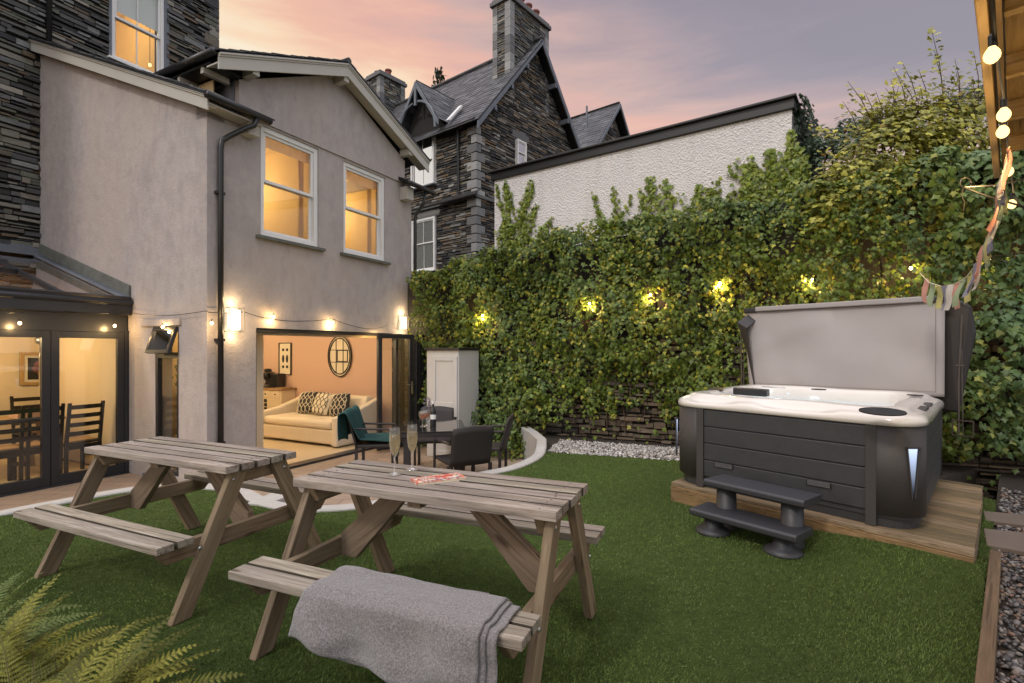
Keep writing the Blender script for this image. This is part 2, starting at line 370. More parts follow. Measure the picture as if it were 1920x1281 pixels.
def wall_rects(s0, s1, z0, z1, holes):
    # rectangles tiling a wall around its openings
    zs = sorted({z0, z1} | {z for h in holes for z in h[2:4]}); out = []
    for a, b in zip(zs, zs[1:]):
        m = (a + b) / 2; x = s0
        for h in sorted(h for h in holes if h[2] < m < h[3]):
            if h[0] > x: out.append((x, h[0], a, b))
            x = h[1]
        if x < s1: out.append((x, s1, a, b))
    return out
# ================================================================== SETTING
g = MB(); g.add([(-300, -300, -.40), (300, -300, -.40), (300, 300, -.40), (-300, 300, -.40)], [(0, 1, 2, 3)])
tag(g.build('ground', 'soil'), kind='structure')
# lawn edge (towards the sunken patio), right boundary, far boundary
def smooth_curve(pts, n=10):
    out = []
    for i in range(len(pts) - 1):
        p0, p1, p2, p3 = [V((*pts[min(max(j, 0), len(pts) - 1)], 0)) for j in (i - 1, i, i + 1, i + 2)]
        for k in range(n):
            t = k / n; out.append(.5 * ((2 * p1) + (-p0 + p2) * t + (2 * p0 - 5 * p1 + 4 * p2 - p3) * t * t + (-p0 + 3 * p1 - 3 * p2 + p3) * t ** 3))
    out.append(V((*pts[-1], 0))); return out
EDGE = smooth_curve([(-7.5, 1.2), (-5.6, 3.0), (-4.45, 4.12), (-4.1, 4.6), (-3.72, 5.08), (-3.3, 5.2), (-2.75, 5.05), (-2.25, 4.62), (-1.75, 4.44), (-1.2, 4.60), (-.72, 5.12), (-.33, 5.66), (0.05, 6.02), (.34, 6.55), (.47, 7.05)])
BACK = [V((2.04, 6.57, 0)), V((3.2, 6.1, 0)), V((4.35, 5.35, 0))]
er = V((.695, .719, 0)).normalized(); E0 = G(1855, 1050, .0)    # boundary direction on the right
RIGHT = [E0 + er * 1.9, E0, E0 - er * 2.6, E0 - er * 5.2]
loop = EDGE + BACK + RIGHT + [V((-7.5, -2, 0))]
mb = MB(); mb.prism([(p.x, p.y, -.38) for p in loop], (0, 0, .38)); tag(mb.build('lawn', 'turf'), kind='structure')
# patio
mb = MB(); mb.prism([(-9, 2, -.39), (4, 2, -.39), (4, 13, -.39), (-9, 13, -.39)], (0, 0, .06)); tag(mb.build('patio', 'paving'), kind='structure')
# turf blades
def in_poly(P, poly):
    x, y = P[:, 0], P[:, 1]; inside = np.zeros(len(P), bool); n = len(poly)
    for i in range(n):
        x0, y0, x1, y1 = poly[i][0], poly[i][1], poly[(i + 1) % n][0], poly[(i + 1) % n][1]
        c = (y0 > y) != (y1 > y); xi = (x1 - x0) * (y - y0) / (y1 - y0 + 1e-12) + x0; inside ^= c & (x < xi)
    return inside
def sines(x, y, seed, f=1.0, k=6):
    r = np.random.default_rng(seed); o = 0
    for i in range(k):
        a = r.uniform(0, 6.28); w = f * r.uniform(.6, 1.8); o = o + np.sin((x * math.cos(a) + y * math.sin(a)) * w + r.uniform(0, 6.28))
    return o / k ** .5
_D = [G(1258, 903.7, .17), G(1828, 1038.6, .17)]; _du = (_D[1] - _D[0]); _dl = _du.length; _du.normalize(); _dn = V((_du.y, -_du.x, 0)); _en = V((er.y, -er.x, 0))
def mound(x, y):      # the turf is banked up against the front of the deck
    a = ((x - _D[0].x) * _du.x + (y - _D[0].y) * _du.y) / _dl; b = (x - _D[0].x) * _dn.x + (y - _D[0].y) * _dn.y
    k = np.clip((a - .15) / .75, 0, 1); k = k * k * (3 - 2 * k) * np.clip((1.16 - a) / .14, 0, 1)
    return .112 * k * np.exp(-(np.maximum(b, 0) / .26) ** 2) * (b > -.12)
m = MB()
def _mf(u, v):
    p = _D[0] + _du * (_dl * (.05 + 1.12 * u)) + _dn * (-.02 + .75 * v); q = (p - E0).dot(_en); p = p - _en * max(0, q + .004); return V((p.x, p.y, float(mound(np.array(p.x), np.array(p.y))) + (.001 if v < .99 else -.01)))
m.grid(_mf, 40, 24); tag(m.build('lawn_bank', 'turf', smooth=True), kind='structure')
def turf_blades(n):
    # density follows the distance to the viewer's side of the lawn, so near turf is as fine as far turf
    Y = 1.0 * (7.2 / 1.0) ** rng.random(n); X = rng.uniform(-1.08, 1.08, n) * Y
    P = np.c_[X, Y]; P = P[in_poly(P, [(p.x, p.y) for p in loop])]; n = len(P)
    h = rng.uniform(.007, .017, n) * (1 + .2 * sines(P[:, 0], P[:, 1], 3, 3)); w = rng.uniform(.0010, .0020, n) * (1 + P[:, 1] * .25)
    a = rng.uniform(0, 6.28, n); lean = rng.normal(0, .006, (n, 2)) + np.array([.003, -.002])
    c, s = np.cos(a), np.sin(a); Z = mound(P[:, 0], P[:, 1]) - .002; h = h + Z
    v0 = np.c_[P[:, 0] - c * w, P[:, 1] - s * w, Z]; v1 = np.c_[P[:, 0] + c * w, P[:, 1] + s * w, Z]; v2 = np.c_[P + lean, h]
    vs = np.stack([v0, v1, v2], 1).reshape(-1, 3); fs = np.arange(3 * n).reshape(-1, 3)
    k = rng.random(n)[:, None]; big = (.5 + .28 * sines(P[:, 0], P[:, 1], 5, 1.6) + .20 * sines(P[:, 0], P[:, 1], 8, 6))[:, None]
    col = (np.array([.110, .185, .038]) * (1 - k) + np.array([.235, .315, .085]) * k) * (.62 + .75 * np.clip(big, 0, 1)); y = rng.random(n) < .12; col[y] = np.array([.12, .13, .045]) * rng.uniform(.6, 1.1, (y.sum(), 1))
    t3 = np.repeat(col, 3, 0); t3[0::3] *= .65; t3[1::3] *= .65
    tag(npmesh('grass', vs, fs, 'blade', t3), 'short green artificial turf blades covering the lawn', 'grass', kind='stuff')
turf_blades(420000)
# kerb swept along the lawn edge
def kerb():
    mb = MB(); pts = EDGE + [V((.50, 7.5, 0)), V((.40, 8.0, 0)), V((.28, 8.35, 0))]; vs = []; n = len(pts); pr = [(0.0, -.38), (0.0, .012), (.012, .024), (.13, .024), (.142, .012), (.142, -.38)]
    for i, p in enumerate(pts):
        t = (pts[min(i + 1, n - 1)] - pts[max(i - 1, 0)]).normalized(); nn = V((-t.y, t.x, 0))
        lift = max(0, (i - len(EDGE) + 6) / 9) ** 1.5 * .16
        vs += [p + nn * (a + .0) + UP * (b + (lift if b > 0 else 0)) for a, b in pr]
    m = len(pr); fs = [(i * m + k, (i + 1) * m + k, (i + 1) * m + k + 1, i * m + k + 1) for i in range(n - 1) for k in range(m - 1)] + [tuple(range(m)), tuple((n - 1) * m + k for k in range(m - 1, -1, -1))]
    mb.add(vs, fs); tag(mb.build('kerb', 'kerb'), 'curved pale concrete kerb wall round the sunken patio', 'kerb')
kerb()
# pebbles
def ico():
    import bmesh
    b = bmesh.new(); bmesh.ops.create_icosphere(b, subdivisions=1, radius=1); v = np.array([x.co[:] for x in b.verts]); f = np.array([[q.index for q in x.verts] for x in b.faces]); b.free(); return v, f
def pebbles(name, P, size, pal, label):
    v, f = ico(); n = len(P); nv = len(v)
    sc = rng.uniform(.6, 1.3, (n, 3)) * np.array([1, .8, .55]) * (size * rng.uniform(.6, 1.5, (n, 1)))
    vv = v[None] * (1 + rng.normal(0, .10, (n, nv, 1))) * sc[:, None]
    a, b = rng.uniform(0, 6.28, n), rng.normal(0, .5, n)
    ca, sa, cb, sb = np.cos(a)[:, None], np.sin(a)[:, None], np.cos(b)[:, None], np.sin(b)[:, None]
    x, y, z = vv[..., 0], vv[..., 1], vv[..., 2]; x, z = x * cb - z * sb, x * sb + z * cb; x, y = x * ca - y * sa, x * sa + y * ca
    W = np.stack([x, y, z], -1) + P[:, None]; F = (f[None] + (np.arange(n) * nv)[:, None, None]).reshape(-1, 3)
    pal = np.array(pal); c = pal[rng.integers(0, len(pal), n)] * rng.uniform(.7, 1.25, (n, 1))
    return tag(npmesh(name, W.reshape(-1, 3), F, 'pebble', np.repeat(c, nv, 0), smooth=True), label, 'gravel', kind='stuff')
en = V((er.y, -er.x, 0))                          # to the right of the boundary
gb = MB(); gp = [E0 + er * 4.6 + en * .0, E0 + er * 4.6 + en * 3.5, E0 - er * 5 + en * 3.5, E0 - er * 5 + en * .0]; gb.prism([(p.x, p.y, -.38) for p in gp], (0, 0, .335)); tag(gb.build('gravel_bed', 'soil'), kind='structure')
n = 9000; t = rng.uniform(-2.3, 2.6, n); w = rng.uniform(.03, 1, n) ** 1.3 * (1.0 + .35 * (t + 2.3))
P = np.array([(E0 + er * float(a) + en * float(b))[:] for a, b in zip(t, w)]); P[:, 2] = rng.uniform(-.045, -.018, n)
pebbles('gravel', P, .016, [(.16, .15, .15), (.22, .21, .21), (.10, .095, .10), (.28, .22, .18), (.14, .12, .115), (.32, .30, .28), (.24, .15, .11), (.07, .07, .075)], 'loose grey and brown pebbles beside the timber edging')
n = 4200; a = rng.random(n); b = rng.random(n)
P = np.array([(V((.47, 7.05, 0)).lerp(V((3.3, 6.06, 0)), float(x)) * (1 - float(y)) + V((.75, 8.0, 0)).lerp(V((3.4, 6.9, 0)), float(x)) * float(y))[:] for x, y in zip(a, b)]); P[:, 2] = rng.uniform(-.005, .015, n)
gb = MB(); gb.prism([(.44, 7.08, -.38), (3.3, 6.08, -.38), (4.3, 5.4, -.38), (5.6, 6.2, -.38), (2.5, 8.2, -.38), (.2, 8.6, -.38)], (0, 0, .375)); tag(gb.build('gravel_strip_base', 'soil'), kind='structure')
pebbles('white_gravel', P, .016, [(.50, .48, .45), (.40, .37, .34), (.60, .58, .56), (.32, .28, .25)], 'strip of white decorative gravel at the foot of the ivy')
# ================================================================== PICNIC TABLES
def tj(a=.12): k = random.uniform(1 - a, 1 + a); return (k, k * random.uniform(.97, 1.02), k * random.uniform(.94, 1.04))
def picnic_table(label):
    T = thing('picnic_table', label, 'picnic table', (0, 0, 0), 'wooden picnic tables on the lawn')
    L, W, wo, bw, ht, hb, Lg, wg = 1.39, .486, .609, .187, .75, .43, 1.34, .525
    m = MB(); gp_t = .016; pw = (W - 4 * gp_t) / 5
    for i in range(5):
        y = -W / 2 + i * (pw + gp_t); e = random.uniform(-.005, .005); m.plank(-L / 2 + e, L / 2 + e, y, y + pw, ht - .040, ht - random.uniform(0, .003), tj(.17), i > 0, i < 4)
    for i in range(5):
        for sx in (-1, 1):
            for dy_ in (.022, pw - .022): m.lathe((sx * (.612 + random.uniform(-.006, .006)), -W / 2 + i * (pw + gp_t) + dy_, ht - .002), [(.0045, 0), (.0045, .0026), (0, .0027)], 7, mi=1)
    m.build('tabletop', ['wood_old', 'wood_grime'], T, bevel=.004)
    for sg in (-1, 1):
        m = MB(); q = (bw - .016) / 2
        for i in range(2):
            y0 = -wo + i * (q + .016); y1 = y0 + q
            if sg > 0: y0, y1 = -y1, -y0
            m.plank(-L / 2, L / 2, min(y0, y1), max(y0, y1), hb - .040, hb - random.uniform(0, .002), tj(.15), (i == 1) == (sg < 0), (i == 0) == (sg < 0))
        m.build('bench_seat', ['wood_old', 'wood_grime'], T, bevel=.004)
    lw = .105
    for ex in (-1, 1):
        xo = ex * Lg / 2; xi = ex * (Lg / 2 - .042)
        for sg in (-1, 1):
            m = MB(); top = .10; m.prism([(xi, sg * (wg), 0), (xi, sg * (wg - lw), 0), (xi, sg * (top - .02), ht - .037), (xi, sg * (top + lw - .02), ht - .037)], (xo - xi, 0, 0), tj(), along=(0, sg * -.39, .7))
            m.build('leg', 'wood_brown', T, bevel=.004)
            for (fy, fz) in ((.175, .665), (.375, .345)):
                b = MB(); b.lathe((xo, sg * fy, fz), [(.0, .006), (.007, .005), (.010, .001), (.010, -.002)], 10, (ex, 0, 0)); b.build('bolt', 'steel', T)
        xb = xi - ex * .040
        m = MB(); m.prism([(xi, -.225, ht - .037), (xi, .225, ht - .037), (xi, .17, ht - .125), (xi, -.17, ht - .125)], (xb - xi, 0, 0), tj(), along=(0, 1, 0)); m.build('crossbeam', 'wood_brown', T, bevel=.004)
        m = MB(); m.prism([(xi, -wo + .01, hb - .037), (xi, wo - .01, hb - .037), (xi, wo - .09, hb - .13), (xi, -wo + .09, hb - .13)], (xb - xi, 0, 0), tj(), along=(0, 1, 0)); m.build('seat_beam', 'wood_brown', T, bevel=.004)
        m = MB(); x0 = abs(xb); m.prism([(ex * (x0 - .002), -.021, .30), (ex * (x0 - .002), -.021, .42), (ex * .24, -.021, ht - .037), (ex * .115, -.021, ht - .037), (ex * (x0 - .10), -.021, .30)], (0, .042, 0), tj(), along=(-ex * .45, 0, .35)); m.build('brace', 'wood_brown', T, bevel=.004)
    m = MB(); m.ab(-.035, .035, -.21, .21, ht - .075, ht - .037, tj()); m.build('cleat', 'wood_brown', T, bevel=.003)
    return T
TA = picnic_table('weathered picnic table with champagne glasses, a book and a grey blanket on its bench')
TB = copy_tree(TA); TB['label'] = 'bare weathered picnic table with nothing on it, standing nearer the house doors'
TA.location = (-.367, 2.559, 0); TA.rotation_euler = (0, 0, R(-23.1)); TB.location = (-2.104, 3.367, 0); TB.rotation_euler = (0, 0, R(-24.8))
MA = Matrix.Translation((-.367, 2.559, 0)) @ Matrix.Rotation(R(-23.1), 4, 'Z')
def Aloc(px, py, z): return MA.inverted() @ G(px, py, z)
# blanket
def blanket():
    xl, xr = Aloc(652, 1066, .445).x, Aloc(952, 1150, .445).x
    def prof(b, off, u):           # b 0..1 across: little tail behind, over the seat, down the front
        back, frontY, hgt = -.415, -.622, .43 + .012 + off
        hang = .165 + .045 * u; seat = .205; tail = .05; tot = tail + seat + hang; q = b * tot
        if q < tail: return (back + .006 + off, hgt - .012 - (tail - q))
        if q < tail + seat:
            w = (q - tail) / seat; return (back + (frontY - back) * w, hgt + .004 * math.sin(w * 9 + u * 5) - (.010 * (max(0, w - .92) / .08)))
        w = (q - tail - seat) / hang; return (frontY - off - .012 - w * .055 * (1 + .4 * math.sin(u * 7)), hgt - .010 - w * hang)
    def layer(x0, x1, off, ph):
        m = MB()
        def fn(i, j):
            y, z = prof(j, off, i); lo = max(0, (j - .5) / .5)
            x = x0 + (x1 - x0) * i - lo * .03 * (1 - i) + lo * .02 * i
            fold = lo ** 1.1 * (.024 * math.sin(i * 8 + ph + lo * 2.4) + .016 * math.sin(i * 17 + 1.3 + ph - lo * 3) + .03 * mnoise.noise(V((i * 5 + ph, lo * 3, 2))))
            up = .006 * mnoise.noise(V((i * 6, j * 6, ph))) * (1 - lo)
            z2 = z + up + (.014 * lo * math.sin(i * 5.5 + 2.2) + .006 * lo * math.sin(i * 17)) * lo
            return MA @ V((x, y - fold - .004, z2))
        m.grid(fn, 70, 46); return m
    T = thing('blanket', 'grey wool blanket draped over the front bench of the nearer picnic table', 'blanket', MA @ V((.1, -.52, .43)))
    layer(xl, xr - .035, .018, 0).build('top_fold', 'wool', T, smooth=True, solid=.007)
    layer(xl + .02, xr - .016, .007, 0.2).build('middle_fold', 'wool', T, smooth=True, solid=.006)
    layer(xl + .03, xr + .02, -.003, 0.45).build('bottom_fold', 'wool', T, smooth=True, solid=.006)
blanket()
def mk_realglass():
    m, nt, out = newmat('flute_glass'); t = NT(nt)
    fr = t.math('POWER', t.n('LayerWeight', {'Blend': .5}).outputs['Facing'], 2.2)
    a = t.n('BsdfTransparent', {'Color': (.97, .97, .96, 1)}); b = t.n('BsdfGlossy', {'Color': (1, 1, 1, 1), 'Roughness': .01})
    mx = t.n('MixShader', {0: t.math('MINIMUM', t.math('MULTIPLY_ADD', fr, .95, .08), 1.0), 1: a.outputs[0], 2: b.outputs[0]}); df = t.n('BsdfDiffuse', {'Color': (.9, .9, .88, 1)}); m2 = t.n('MixShader', {0: .07, 1: mx.outputs[0], 2: df.outputs[0]}); t.link(m2.outputs[0], out.inputs['Surface']); return m
M['flute'] = mk_realglass()
def mk_liquid(name, col):
    m, nt, out = newmat(name); t = NT(nt)
    fr = t.math('MULTIPLY_ADD', t.math('POWER', t.n('LayerWeight', {'Blend': .5}).outputs['Facing'], 3.0), .6, .03)
    a = t.n('BsdfTransparent', {'Color': (*col, 1)}); b = t.n('BsdfGlossy', {'Color': (1, 1, 1, 1), 'Roughness': .02})
    mx = t.n('MixShader', {0: fr, 1: a.outputs[0], 2: b.outputs[0]}); df = t.n('BsdfTranslucent', {'Color': (*col, 1)}); m2 = t.n('MixShader', {0: .22, 1: mx.outputs[0], 2: df.outputs[0]}); t.link(m2.outputs[0], out.inputs['Surface']); return m
M['fizz'] = mk_liquid('champagne', (.93, .84, .58)); M['rose'] = mk_liquid('orange_wine', (.85, .5, .25))
def flute(p, label):
    T = thing('champagne_flute', label, 'glass', p, 'champagne flutes on the picnic table')
    k = 1.10; pr = [(a * k, b * k) for a, b in [(.0, .0), (.030, .001), (.031, .003), (.012, .008), (.0045, .014), (.004, .05), (.0045, .082), (.010, .092), (.019, .112), (.0245, .14), (.026, .165), (.0235, .205), (.0222, .222)]]
    m = MB(); m.lathe(p, pr, 28); m.build('bowl', 'flute', T, smooth=True)
    m = MB(); m.lathe(p, [(a * k, b * k) for a, b in [(.0, .091), (.0085, .0935), (.0175, .1125), (.0228, .14), (.0243, .165), (.0232, .188), (.0, .189)]], 24); m.build('champagne', 'fizz', T, smooth=True)
    for i in range(1):
        b = MB()
        for _ in range(26):
            r = random.uniform(0, .018); a = random.uniform(0, 6.28); b.lathe((p[0] + r * math.cos(a), p[1] + r * math.sin(a), p[2] + .188 - .05 * random.random() ** 2), [(0, -.0007), (.0008, 0), (0, .0007)], 5)
        b.build('bubbles', 'flute', T)
flute(G(740, 890, .75) + UP * 0, 'champagne flute standing furthest from the book on the picnic table')
flute(G(773, 881, .75) + UP * 0, 'champagne flute standing right beside the book on the picnic table')
# book
def mk_book():
    m, nt, out = newmat('book_cover'); t = NT(nt); oc = obj_coord(t); a = t.noise(oc, 22, 3, .6, 1.2); b = t.noise(oc, 55, 3, .6, .6)
    c = t.ramp(a, [(.36, (.62, .55, .42)), (.44, (.70, .62, .50)), (.50, (.55, .12, .07)), (.58, (.62, .20, .12)), (.66, (.68, .60, .48))], 'CONSTANT'); c = t.mix(t.math('MULTIPLY', t.ramp(b, [(.56, 0.0), (.58, 1.0)]), .6), c, (.06, .09, .22))
    return finish(m, t, out, c, .35)
M['bookcover'] = mk_book()
def book():
    a, b, c = G(783, 901, .773), G(875, 890, .773), G(858, 875, .773); u = (b - a); u.z = 0; w = u.length; u.normalize(); v = V((-u.y, u.x, 0)); h = .115
    o = a + u * 0; T = thing('book', 'paperback book with red and cream cover lying on the picnic table', 'book', (o.x, o.y, .75))
    def bx(mb, x0, x1, y0, y1, z0, z1, t=(1, 1, 1)): mb.box(o + u * ((x0 + x1) / 2) + v * ((y0 + y1) / 2) + UP * ((z0 + z1) / 2 - .785), u * ((x1 - x0) / 2), v * ((y1 - y0) / 2), UP * ((z1 - z0) / 2), t)
    m = MB(); bx(m, .002, w - .002, .002, h - .003, .7525, .7695); m.build('pages', 'paper', T)
    m = MB(); bx(m, 0, w, 0, h, .7505, .7525); bx(m, 0, w, 0, h, .7695, .772); bx(m, -.003, 0, 0, h, .7505, .772); cov = m.build('cover', 'bookcover', T, bevel=.001)
    m = MB(); bx(m, .11, w - .05, .055, h - .03, .772, .7726); m.build('red_panel', 'red', T)
    m = MB()
    random.seed(3)
    for i in range(9): x = .03 + i * (w - .06) / 9; bx(m, x, x + (w - .06) / 9 * .7, .012, .012 + random.uniform(.006, .013), .772, .7727)
    for i in range(5): bx(m, .02 + i * .016, .026 + i * .016, .06, .06 + random.uniform(.004, .012), .772, .7727)
    m.build('print', 'blue', T)
book()
# ================================================================== EXTENSION (rendered, gabled)
def frame_rect(mb, O, U, Nn, w, h, t, d0, d1, tint=(1, 1, 1)):
    O, U, Nn = V(O), V(U), V(Nn)
    def b(u0, u1, z0, z1): mb.box(O + U * ((u0 + u1) / 2) + UP * ((z0 + z1) / 2) + Nn * ((d0 + d1) / 2), U * ((u1 - u0) / 2), Nn * ((d1 - d0) / 2), UP * ((z1 - z0) / 2), tint)
    b(0, t, 0, h); b(w - t, w, 0, h); b(t, w - t, 0, t); b(t, w - t, h - t, h)
def sash(parent, O, U, Nn, w, h, mat='white', ft=.065, bars=0, split=.5, glass='glass', sill=None, lowerbars=0):
    O, U, Nn = V(O), V(U), V(Nn)
    m = MB(); frame_rect(m, O, U, Nn, w, h, ft, -.06, .035); win = m.build('window', mat, parent, bevel=.003)
    m = MB(); hs = h * split; st = .042
    frame_rect(m, O + U * ft + UP * hs, U, Nn, w - 2 * ft, h - ft - hs, st, -.025, .012); frame_rect(m, O + U * ft + UP * ft, U, Nn, w - 2 * ft, hs - ft + st * .8, st, -.058, -.028)
    for i in range(bars):
        x = ft + (w - 2 * ft) * (i + 1) / (bars + 1)
        m.box(O + U * x + UP * ((hs + h - ft) / 2) + Nn * -.008, U * .009, Nn * .012, UP * ((h - ft - hs) / 2)); m.box(O + U * x + UP * ((ft + hs) / 2) + Nn * -.042, U * .009, Nn * .012, UP * ((hs - ft) / 2))
    s_ = m.build('sash', mat, None, bevel=.002); subp(s_, win); s_.matrix_parent_inverse = Matrix.Identity(4)
    m = MB(); m.box(O + U * (w / 2) + UP * ((hs + h - ft) / 2) + Nn * -.010, U * (w / 2 - ft), Nn * .002, UP * ((h - ft - hs) / 2)); m.box(O + U * (w / 2) + UP * ((ft + hs) / 2) + Nn * -.045, U * (w / 2 - ft), Nn * .002, UP * ((hs - ft) / 2))
    p_ = m.build('pane', glass, None); subp(p_, win)
    if sill:
        m = MB(); m.box(O + U * (w / 2) - UP * .032 + Nn * .045, U * (w / 2 + .08), Nn * .085, UP * .022); q = m.build('sill', sill, None, bevel=.004); subp(q, win)
    return win
EXT = thing('rendered_extension', 'pale lime rendered house extension with gable, two upper sash windows and wide open glass doors', 'house', H(2, 0, PZ))
W1 = (.745, 1.735, 2.96, 4.47); W2 = (2.24, 3.225, 2.965, 4.46); OPEN = (.672, 3.70, PZ, 1.69)
SEND = 3.96
m = MB()
for (a, b, c, e) in wall_rects(.0, SEND, PZ - .05, 4.50, [W1, W2, OPEN]): hbox(m, a, b, -.22, 0, c, e)
# gable field, standing a little proud above the window heads
GA = 2.07; gz = 4.92; apz = 5.76
m.prism([H(.41, -.22, 4.50), H(3.735, -.22, 4.50), H(3.735, -.22, gz), H(GA, -.22, apz), H(.41, -.22, gz)], hn * .245)
# return wall (left side of the extension) with its slot window
SW = (-1.14, -.60, -.25, 1.71)
for (a, b, c, e) in wall_rects(-4.52, -.22, PZ - .05, 4.28, [SW]): m.box(H(.11, (a + b) / 2, (c + e) / 2), hu * .11, hn * ((b - a) / 2), UP * ((e - c) / 2))
m.prism([H(0, -4.52, 4.28), H(0, -.0, 4.28), H(0, 0, 4.44), H(0, -4.52, 6.26)], hu * .22)
# right side wall and back
m.box(H(SEND - .03, -2.37, 2.05), hu * .03, hn * 2.15, UP * 2.45)
m.prism([H(.41, -.22, 4.50), H(.41, -4.5, 4.50), H(.41, -4.5, 5.05), H(.41, -.22, 5.05)], hu * .1)
m.prism([H(3.635, -.22, 4.50), H(3.635, -4.5, 4.50), H(3.635, -4.5, 5.05), H(3.635, -.22, 5.05)], hu * .1)
m.build('wall', 'render', EXT)
# stone lintel nib over slot window, slate dormer cheek
m = MB(); m.box(H(-.012, -1.0, 1.755), hu * .015, hn * .46, UP * .045); m.build('lintel', 'render', EXT, bevel=.006)
m = MB(); m.box(H(.400, -.30, 4.72), hu * .012, hn * .24, UP * .24); m.build('flashing', 'lead', EXT)
sash(EXT, H(W1[0], -.06, W1[2]), hu, hn, W1[1] - W1[0], W1[3] - W1[2], sill='moss'); sash(EXT, H(W2[0], -.06, W2[2]), hu, hn, W2[1] - W2[0], W2[3] - W2[2], sill='moss')
# roofs : rakes 0.42
pit = .42; rl = math.sqrt(1 + pit * pit); OVF = .30
def slope_roof(parent, name, Oe, U, Vdir, Nn, w, l, under='paint', lower=.0, hr=(.16, .17), lr=(.2, .3), pal=ROOFPAL, poly=None):
    m = MB(); courses(m, Oe, U, Vdir, Nn, poly or [(0, 0), (w, 0), (w, l), (0, l)], [], hr, lr, pal, depth=.016, jit=.004, gap=.002, tilt=.045)
    o = m.build(name, 'slate', parent)
    if not poly:
        b = MB(); b.box(Oe + U * (w / 2) + Vdir * (l / 2) - Nn * .022, U * (w / 2 - .004), Vdir * (l / 2 - .004), Nn * .014); q = b.build('roof_deck', 'black', None); subp(q, o)
    return o
eL = -.02; ze = 5.02          # gable roof left eave position and height
half = GA - eL; zr = ze + half * pit
for sg in (-1, 1):
    e0 = H(GA + sg * half, OVF if sg < 0 else -4.6, ze); vd = (hu * (-sg) + UP * pit).normalized(); nn = (UP - hu * (-sg) * pit).normalized()
    U = -hn if sg < 0 else hn
    if sg < 0:
        LL = half * rl + .01; slope_roof(EXT, 'roof', e0, U, vd, nn, 0, 0, poly=[(0, 0), (1.30, 0), (1.86, .49), (4.9, .49), (4.9, LL), (0, LL)]); b = MB(); b.box(e0 + U * .62 + vd * (LL / 2) - nn * .022, U * .60, vd * (LL / 2 - .01), nn * .014); b.build('roof_deck', 'black', EXT)
    else: slope_roof(EXT, 'roof', e0, U, vd, nn, 4.6 + OVF, half * rl + .01)
m = MB(); m.tube([H(GA, OVF, zr + .015), H(GA, -4.6, zr + .015)], .05, 8, (.06, .06, .065)); m.build('ridge_tile', 'slate', EXT)
# bargeboards (rakes) : a face board and two stepped mouldings
m = MB()
for sg in (-1, 1):
    p0 = H(GA + sg * (half - .0), 0, ze - .02); p1 = H(GA, 0, zr - .02)
    for (z0, z1, d0, d1) in ((-.205, -.055, OVF - .055, OVF - .03), (-.055, -.03, OVF - .055, OVF - .018), (-.03, -.006, OVF - .055, OVF - .004)):
        m.prism([p0 + UP * z0 + hn * d0, p1 + UP * z0 + hn * d0, p1 + UP * z1 + hn * d0, p0 + UP * z1 + hn * d0], hn * (d1 - d0))
m.build('bargeboard', 'paint', EXT, bevel=.003)
m = MB()     # soffit under the overhang and purlin ends
for sg in (-1, 1):
    p0 = H(GA + sg * (half), .026, ze - .15); p1 = H(GA, .026, zr - .15); m.prism([p0, p1, p1 + UP * .02, p0 + UP * .02], hn * (OVF - .085))
m.build('soffit', 'paint', EXT)
for (s_, z_) in ((GA, zr - .25), (.5, ze + .0), (3.64, ze + .0)):
    m = MB(); m.box(H(s_, .135, z_), hu * .05, hn * .11, UP * .055); m.build('purlin_end', 'paint', EXT, bevel=.004)
# left eave gutter of the gable, dark soffit
m = MB(); m.tube([H(-.06, OVF - .05, ze - .02), H(-.06, -1.02, ze - .02)], .045, 10); m.build('gutter', 'black', EXT, smooth=True)
m = MB(); m.box(H(.19, -.42, ze - .09), hu * .20, hn * .50, UP * .012); m.build('eave_board', 'black', EXT)
for k in range(2):
    m = MB(); m.box(H(.17, -.10 - k * .5, ze - .13), hu * .17, hn * .03, UP * .045); m.build('rafter_end', 'paint', EXT)
# lean-to roof at the left, slope facing the garden
lz = 4.47; OL = .24
vd = (-hn + UP * pit).normalized(); nn = (UP + hn * pit).normalized()
slope_roof(EXT, 'roof', H(-.16, OL, lz), hu, vd, nn, .92, .34)
slope_roof(EXT, 'roof', H(-.16, OL - .33 / rl, lz + .33 * pit / rl), hu, vd, nn, .56, 4.85)
m = MB(); m.tube([H(-.17, OL + .02, lz - .035), H(.70, OL + .02, lz - .035)], .048, 10); m.build('gutter', 'black', EXT, smooth=True)
m = MB()
for (z0, z1, s0, s1) in ((-.20, -.06, -.125, -.105), (-.06, -.035, -.125, -.09 - .05), (-.035, -.012, -.125, -.155)):
    p0 = H(s0, OL - .03, lz + .0); p1 = H(s0, -4.5, lz + (OL - .03 + 4.5) * pit)
    m.prism([p0 + UP * z0, p1 + UP * z0, p1 + UP * z1, p0 + UP * z1], hu * (s1 - s0))
m.build('vergeboard', 'paint', EXT, bevel=.003)
m = MB(); p0 = H(-.10, OL - .05, lz - .14); p1 = H(-.10, -4.5, lz - .14 + (OL - .05 + 4.5) * pit); m.prism([p0, p1, p1 + UP * .02, p0 + UP * .02], hu * .10); m.build('soffit', 'paint', EXT)
m = MB(); hbox(m, -.1, .62, .0, OL - .03, lz - .12, lz - .10); hbox(m, .44, .60, .002, .17, lz - .26, lz - .12); m.build('eave_board', 'paint', EXT)
# right lean-to stub with its gutter
slope_roof(EXT, 'roof', H(3.55, .26, lz - .0), hu, vd, nn, .72, .34)
slope_roof(EXT, 'roof', H(3.75, OL - .33 / rl, lz + .33 * pit / rl), hu, vd, nn, .5, 1.2)
m = MB(); m.tube([H(3.5, .28, lz - .035), H(4.3, .28, lz - .035)], .045, 10); m.build('gutter', 'black', EXT, smooth=True)
m = MB(); hbox(m, 3.62, 3.80, .002, .18, lz - .30, lz - .06); m.build('corbel', 'paint', EXT, bevel=.004)
